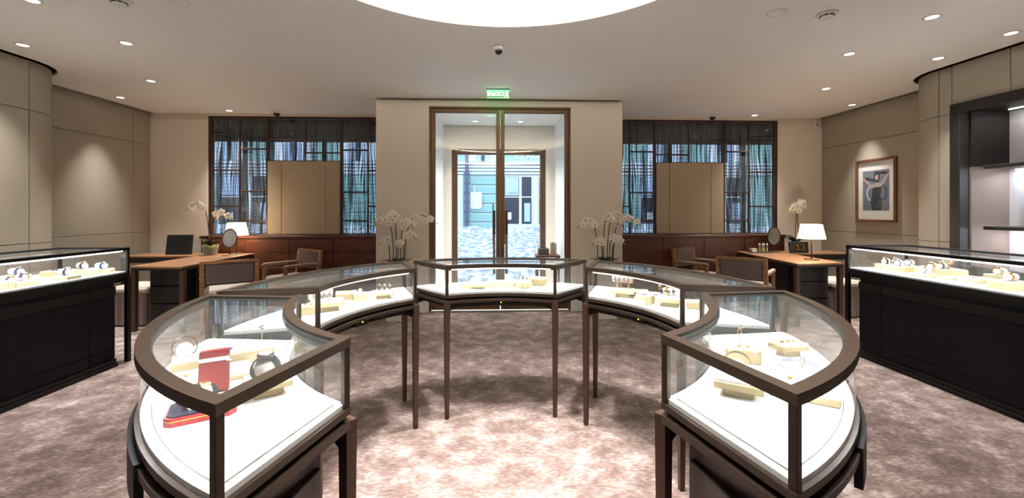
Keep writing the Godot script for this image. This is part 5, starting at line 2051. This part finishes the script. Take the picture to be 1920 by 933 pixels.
func fittings() -> void:
	for s in [-1.0, 1.0]:
		var side := "left" if s < 0 else "right"
		downlight(s * 3.40, 3.15, DOWN, 38, "recessed downlight above the near part of the %s counter's front" % side)
		downlight(s * 3.40, 3.92, DOWN, 38, "recessed downlight above the far end of the %s counter's front" % side)
		downlight(s * 4.39, 3.41, DOWN * 0.7, 38, "recessed downlight close to the %s near wall, nearer of two" % side)
		downlight(s * 4.39, 4.00, DOWN * 0.7, 38, "recessed downlight close to the %s near wall, farther of two" % side)
		downlight(s * 4.09, 5.05, DOWN * 1.3, 38, "recessed downlight over the near end of the %s desk" % side)
		downlight(s * 5.09, 5.80, DOWN * 0.9, 30, "recessed downlight washing the far %s wall" % side)
		downlight(s * 4.10, 6.50, DOWN * 0.9, 38, "recessed downlight in front of the %s window" % side, R(s * 4.05, 0, 6.25))
		downlight(s * 1.2, -1.2, DOWN, 40, "recessed downlight behind the camera, %s one" % side)
		downlight(s * 3.40, 0.6, DOWN, 40, "recessed downlight above the near end of the %s counter" % side)
		downlight(s * 0.37, 6.25, 3.2, 45, "vestibule downlight on the %s, near the shop doors" % side, Vector3.ZERO, 2.85)
		downlight(s * 0.37, 6.85, 3.2, 45, "vestibule downlight on the %s, near the street door" % side, Vector3.ZERO, 2.85)
	# dome cameras
	for e in [[-0.01, 3.90, "white dome camera with black eye in front of the exit sign", 1.0], [-3.39, 6.50, "dome camera above the left window", 1.3], [3.41, 6.50, "dome camera above the right window", 1.3]]:
		var t := thing("dome_camera", e[2], "security camera", R(e[0], CEIL, e[1]), 0.0, "ceiling dome cameras")
		var g := Geo.new()
		var k: float = e[3]
		g.lathe([Vector2(0.0, -0.03 * k), Vector2(0.04 * k, -0.03 * k), Vector2(0.058 * k, -0.018 * k), Vector2(0.060 * k, 0.0)], Vector3.ZERO, 28)
		part(g, "housing", M.plastic_white, t)
		g = Geo.new()
		g.ball(Vector3(0, -0.03 * k, 0), Vector3(0.036, 0.036, 0.036) * k, 20, 10)
		part(g, "lens_dome", M.plastic_black, t)
	# smoke detectors and flush discs
	for s in [-1.0, 1.0]:
		var side := "left" if s < 0 else "right"
		var t := thing("smoke_detector", "round white smoke detector with dark slots on the %s ceiling" % side, "smoke detector", R(-2.77 if s < 0 else 2.53, CEIL, 3.13), 0.0, "ceiling smoke detectors")
		var g := Geo.new()
		g.lathe([Vector2(0.0, -0.034), Vector2(0.036, -0.034), Vector2(0.044, -0.028), Vector2(0.046, -0.016), Vector2(0.072, -0.014), Vector2(0.074, 0.0)], Vector3.ZERO, 30)
		part(g, "housing", M.plastic_white, t)
		for k in 8:
			var a := TAU * k / 8
			g = Geo.new()
			g.xf = Transform3D(Basis(Vector3.UP, -a), Vector3.ZERO)
			g.box(Vector3(0.0455, -0.022, 0), Vector3(0.004, 0.007, 0.026))
			part(g, "slot", M.plastic_black, t)
		t = thing("ceiling_speaker", "flush white speaker disc on the %s ceiling" % side, "speaker", R(-2.36 if s < 0 else 2.13, CEIL, 3.13), 0.0, "flush ceiling speakers")
		g = Geo.new()
		g.lathe([Vector2(0.0, -0.003), Vector2(0.062, -0.003), Vector2(0.066, 0.0)], Vector3.ZERO, 30)
		part(g, "cover", M.ceiling_paint, t)
		g = Geo.new()
		g.lathe([Vector2(0.066, 0.0005), Vector2(0.066, -0.001), Vector2(0.069, -0.001), Vector2(0.069, 0.0005)], Vector3.ZERO, 30)
		part(g, "edge_gap", M.plastic_grey, t)
	# motion sensor in the corner
	var t := thing("motion_sensor", "small white motion sensor high in the right window corner", "sensor", R(5.25, 2.77, 6.70))
	var g := Geo.new()
	g.box(Vector3(0, 0.05, 0.022), Vector3(0.06, 0.11, 0.044), 0.012)
	part(g, "housing", M.plastic_white, t)
	g = Geo.new()
	g.box(Vector3(0, 0.028, 0.044), Vector3(0.044, 0.04, 0.008), 0.004)
	part(g, "lens", M.plastic_grey, t)
	# exit sign
	t = thing("exit_sign", "green lit hanging exit sign reading ВЫХОД above the doors", "exit sign", R(-0.012, CEIL, 5.22))
	g = Geo.new()
	g.box(Vector3(0, -0.008, 0), Vector3(0.30, 0.016, 0.035), 0.003)
	part(g, "mount", M.plastic_grey, t)
	g = Geo.new()
	g.box(Vector3(0, -0.017, 0), Vector3(0.28, 0.002, 0.012))
	part(g, "light_bar", M.exit_sign_glow, t)
	g = Geo.new()
	g.box(Vector3(0, -0.065, 0), Vector3(0.29, 0.095, 0.006))
	part(g, "plate", M.sign_glass, t)
	var m := meshed(text_mesh("ВЫХОД", "Droid Sans", 36, 0.0021, 0.003, true), "sign_letters", M.exit_sign_letters, t)
	m.position = Vector3(0, -0.064, 0.005)
	g = Geo.new()
	g.box(Vector3(0, -0.110, 0.004), Vector3(0.27, 0.004, 0.003))
	part(g, "sign_edge", M.exit_sign_glow, t)
	area(t, Vector3(0, -0.0185, 0.0), Vector3(0, -1.0, 0.0), Vector3.RIGHT, Vector2(0.28, 0.012), 0.10, Color(0.2, 1.0, 0.45))
	area(t, Vector3(0, -0.113, 0.0), Vector3(0, -1.0, -0.6), Vector3.RIGHT, Vector2(0.28, 0.006), 0.05, Color(0.2, 1.0, 0.45))


# ---------------------------------------------------------------- framed photograph

func inside(p: Vector2, poly: Array) -> bool:
	return Geometry2D.is_point_in_polygon(p, PackedVector2Array(poly))


func near_line(p: Vector2, a: Vector2, b: Vector2) -> float:
	return p.distance_to(Geometry2D.get_closest_point_to_segment(p, a, b))


func picture() -> void:
	var w := 168
	var h := 264
	var im := Image.create(w, h, false, Image.FORMAT_RGB8)
	var n := noise(0.03, 3, 88)
	var dress := [Vector2(62, 118), Vector2(80, 112), Vector2(108, 112), Vector2(122, 104), Vector2(118, 140), Vector2(112, 168), Vector2(122, 192), Vector2(120, 264), Vector2(60, 264), Vector2(50, 205), Vector2(56, 185), Vector2(62, 162)]
	for y in h:
		for x in w:
			var p := Vector2(x, y)
			var c := Color(0.42, 0.43, 0.47).lerp(Color(0.36, 0.37, 0.44), y / float(h)).lightened(0.08 * n.get_noise_2d(x, y))
			var skin := Color(0.72, 0.58, 0.50)
			var black := Color(0.06, 0.06, 0.08)
			var hoop := absf(p.distance_to(Vector2(90, 150)) - 62.0)
			if hoop < 4.0 and (x < 66 or x > 116):
				c = Color(0.80, 0.80, 0.80) if x < 66 else Color(0.20, 0.20, 0.22)
			# raised arms: skin above the long gloves
			if near_line(p, Vector2(8, 52), Vector2(48, 98)) < 7.0 or near_line(p, Vector2(158, 30), Vector2(130, 84)) < 7.5:
				c = skin
			if near_line(p, Vector2(24, 52), Vector2(80, 68)) < 9.0 or near_line(p, Vector2(150, 22), Vector2(82, 16)) < 8.0:
				c = black
			# neck, shoulders, chest
			if inside(p, [Vector2(48, 96), Vector2(78, 92), Vector2(84, 76), Vector2(100, 76), Vector2(106, 92), Vector2(132, 80), Vector2(122, 108), Vector2(100, 118), Vector2(64, 122), Vector2(50, 110)]):
				c = skin
			if inside(p, dress):
				c = black
			# hair, face
			if ((p - Vector2(91, 46)) / Vector2(20, 36)).length() < 1.0:
				c = black
			if ((p - Vector2(90, 48)) / Vector2(11, 17)).length() < 1.0:
				c = skin.lightened(0.1)
				if absf(y - 44) < 1.6 and (absf(x - 85) < 3 or absf(x - 95) < 3):
					c = black
				if absf(y - 57) < 2.0 and absf(x - 90) < 4:
					c = Color(0.55, 0.12, 0.12)
			# jewelled band across the chest
			if near_line(p, Vector2(56, 112), Vector2(96, 100)) < 5.0 or near_line(p, Vector2(96, 100), Vector2(126, 84)) < 5.0:
				c = Color(0.85, 0.85, 0.84) if (x / 4 + y / 3) % 2 == 0 else Color(0.25, 0.25, 0.27)
			im.set_pixel(x, y, c)
	var pm := mat("photo_print", Color.WHITE, 0.6)
	pm.albedo_texture = ImageTexture.create_from_image(im)
	var t := thing("framed_photograph", "wood framed photograph of a woman in a black dress", "picture", R(5.36, 1.22, 5.70), -PI / 2)
	# local x runs along the wall, +z into the room
	var g := Geo.new()
	var W := 0.315
	var H := 0.90
	g.span(Vector3(-W, 0, 0.0), Vector3(-W + 0.035, H, 0.035), 0.004)
	g.span(Vector3(W - 0.035, 0, 0.0), Vector3(W, H, 0.035), 0.004)
	g.span(Vector3(-W + 0.035, 0, 0.0), Vector3(W - 0.035, 0.035, 0.035), 0.004)
	g.span(Vector3(-W + 0.035, H - 0.035, 0.0), Vector3(W - 0.035, H, 0.035), 0.004)
	part(g, "frame", M.frame_wood, t)
	g = Geo.new()
	g.span(Vector3(-W + 0.03, 0.03, 0.0), Vector3(W - 0.03, H - 0.03, 0.012))
	part(g, "mount", M.mount_white, t)
	g = Geo.new()
	g.uvquad(Vector3(-0.205, 0.165, 0.0135), Vector3(0.205, 0.165, 0.0135), Vector3(0.205, 0.735, 0.0135), Vector3(-0.205, 0.735, 0.0135), Vector3.BACK)
	part(g, "print_sheet", pm, t)
	pane(t, Vector3(-W + 0.03, 0.03, 0.02), Vector3(W - 0.03, H - 0.03, 0.02), M.pane_glass)


# ---------------------------------------------------------------- the street

func street() -> void:
	var g := Geo.new()
	g.quad(R(-22, -0.02, 7.34), R(22, -0.02, 7.34), R(22, 0.49, 21.0), R(-22, 0.49, 21.0), Vector3.UP)
	g.quad(R(-22, -0.3, 7.34), R(22, -0.3, 7.34), R(22, -0.3, 21.0), R(-22, -0.3, 21.0), Vector3.DOWN)
	struct(g, "street_ground", M.snow, "slushy snow covered street outside the entrance")
	g = Geo.new()
	g.span(R(-16, -0.3, 20.3), R(16, 11, 20.8))
	var b := thing("street_building", "mint green and white building across the street", "building", R(0, 0.3, 20.5))
	var o := -b.position
	g = Geo.new()
	g.span(R(-16, 0.2, 20.3) + o, R(16, 11, 20.9) + o)
	part(g, "wall", M.mint, b)
	# rusticated courses, one block each, joints between them
	for k in 7:
		var y := 0.40 + 0.448 * k
		for e in [[-1.28, 0.20], [-7.0, -5.4], [4.6, 6.4]]:
			g = Geo.new()
			g.span(R(e[0], y, 20.16) + o, R(e[1], y + 0.37, 20.3) + o, 0.03)
			part(g, "stone_course", M.mint, b)
			g = Geo.new()
			g.span(R(e[0], y + 0.375, 20.22) + o, R(e[1], y + 0.42, 20.3) + o)
			part(g, "course_joint", M.stucco_white, b)
	# cornices over the ground floor
	for k in 4:
		g = Geo.new()
		g.span(R(-16, 3.14 + 0.155 * k, 20.10 - 0.03 * k) + o, R(16, 3.245 + 0.155 * k, 20.3) + o, 0.012)
		part(g, "cornice", M.stucco_white, b)
	# upper windows between pale piers
	for k in 9:
		var x := -0.67 - 3.0 * 4 + 3.0 * k
		if k == 5:
			continue
		for s in [-1.0, 1.0]:
			g = Geo.new()
			g.span(R(x + s * 0.62 - 0.26, 3.76, 20.18) + o, R(x + s * 0.62 + 0.26, 6.6, 20.3) + o, 0.02)
			part(g, "pier", M.stucco_white, b)
		g = Geo.new()
		g.span(R(x - 0.36, 3.78, 20.24) + o, R(x + 0.36, 6.2, 20.3) + o)
		var wdw := part(g, "window", M.shop_pale, b)
		g = Geo.new()
		g.span(R(x - 0.09, 3.78, 20.19) + o, R(x + 0.09, 6.2, 20.245) + o)
		part(g, "mullion", M.shop_dark, wdw)
	# shop fronts on the ground floor: each with a blind, a mullion, a poster
	for e in [[0.30, 1.80, 1.08], [1.98, 3.5, 2.7], [-2.12, -1.80, -1.9], [-5.0, -2.4, -3.8], [-9.6, -7.4, -8.6], [7.0, 9.4, 8.2], [10.0, 12.4, 11.2], [-13.2, -10.2, -11.7]]:
		g = Geo.new()
		g.span(R(e[0], 0.45, 20.16) + o, R(e[1], 3.10, 20.3) + o, 0.02)
		var shop := part(g, "shop_front", M.stucco_white, b)
		g = Geo.new()
		g.span(R(e[0] + 0.08, 0.75, 20.13) + o, R(e[1] - 0.12, 3.02, 20.17) + o)
		part(g, "shop_window", M.shop_dark, shop)
		g = Geo.new()
		g.span(R(e[0] + 0.10, 2.12, 20.10) + o, R(e[2] - 0.03, 3.0, 20.135) + o)
		part(g, "shop_blind", M.shop_pale, shop)
		g = Geo.new()
		g.span(R(e[2], 0.75, 20.09) + o, R(e[2] + 0.12, 3.02, 20.135) + o)
		g.span(R(e[0] + 0.08, 2.02, 20.11) + o, R(e[1] - 0.12, 2.07, 20.135) + o)
		part(g, "mullion", M.stucco_white, shop)
		g = Geo.new()
		g.span(R(lerpf(e[2], e[1], 0.35), 0.85, 20.10) + o, R(lerpf(e[2], e[1], 0.75), 1.75, 20.135) + o)
		part(g, "shop_poster", M.shop_pale, shop)
		g = Geo.new()
		g.span(R(lerpf(e[0], e[2], 0.3), 0.95, 20.10) + o, R(lerpf(e[0], e[2], 0.52), 1.30, 20.135) + o)
		part(g, "shop_poster", M.pinkish_white, shop)
	g = Geo.new()
	g.span(R(-1.86, 0.3, 20.10) + o, R(-1.62, 3.1, 20.3) + o, 0.02)
	part(g, "pilaster", M.stucco_white, b)
	g = Geo.new()
	g.span(R(1.80, 0.3, 20.10) + o, R(1.97, 3.1, 20.3) + o, 0.02)
	part(g, "pilaster", M.stucco_white, b)
	var m := meshed(text_mesh("RICHARD", "Droid Sans", 64, 0.0054, 0.05, true), "wall_letters", M.stucco_white, b, "white capital letters on the mint wall")
	m.position = R(1.60, 4.03, 20.27) + o
	# drainpipe with its brackets
	var t := thing("drainpipe", "grey metal drainpipe on the building across the street", "pipe", R(-1.42, 0.42, 19.80))
	g = Geo.new()
	g.tube([Vector3(0, 0, 0), Vector3(0, 8.0, 0)], 0.09, 12)
	part(g, "pipe", M.pipe_grey, t)
	for k in 6:
		g = Geo.new()
		g.lathe([Vector2(0.09, 0.0), Vector2(0.15, 0.02), Vector2(0.15, 0.10), Vector2(0.09, 0.12)], Vector3(0.0, 0.42 + 0.448 * k, 0), 12)
		part(g, "pipe_bracket", M.pipe_grey, t)
	t = thing("door_reflection", "white cup shape standing in for a reflection in the door glass", "reflection", R(-1.0, 1.46, 20.06))  # solid shape added to imitate a pale reflection in the door glass
	g = Geo.new()
	g.prism(PackedVector2Array([Vector2(-0.27, -0.03), Vector2(0.28, -0.03), Vector2(0.28, 0.03), Vector2(-0.27, 0.03)]), 0.06, 0.82)
	g.box(Vector3(0.0, 0.03, 0), Vector3(0.46, 0.07, 0.06), 0.02)
	part(g, "cloth", M.pinkish_white, t)  # stiff plate shaped like the reflected object, not fabric
	g = Geo.new()
	g.box(Vector3(-0.08, 0.98, 0), Vector3(0.06, 0.36, 0.05), 0.01)
	part(g, "reflected_stick", M.pinkish_white, t)
	# snow bank along the far kerb
	g = Geo.new()
	var ns := noise(0.6, 3, 19)
	for k in 60:
		var x0 := -15.0 + 0.5 * k
		var ha := 0.22 + 0.18 * ns.get_noise_1d(x0)
		var hb := 0.22 + 0.18 * ns.get_noise_1d(x0 + 0.5)
		g.quad(R(x0, 0.36, 18.6), R(x0 + 0.5, 0.36, 18.6), R(x0 + 0.5, 0.42 + hb, 19.1), R(x0, 0.42 + ha, 19.1), R(0, 1, -1))
		g.quad(R(x0, 0.42 + ha, 19.1), R(x0 + 0.5, 0.42 + hb, 19.1), R(x0 + 0.5, 0.42, 19.7), R(x0, 0.42, 19.7), R(0, 1, 1))
	var sb := solo(g, "snow_bank", M.snow, "low bank of ploughed snow along the far kerb", "snow")
	sb.set_meta("kind", "stuff")


# ---------------------------------------------------------------- all together

func _ready() -> void:
	rng.seed = 20240611
	camera_and_sky()
	materials()
	room()
	doors()
	windows()
	niche()
	street()
	vitrine(0.0, "centre curved glass vitrine of the ring, in front of the doors", false)
	vitrine(-62.2, "middle left curved glass vitrine of the ring, on open legs", false)
	vitrine(62.2, "middle right curved glass vitrine of the ring, on open legs", false)
	vitrine(-124.5, "front left curved glass vitrine with the red watch box", true)
	vitrine(124.5, "front right curved glass vitrine with the round dish", true)
	counter(-1.0, "long dark glass counter along the left wall")
	counter(1.0, "long dark glass counter along the right wall before the niche")
	desks()
	plants()
	fittings()
	picture()
	contents()
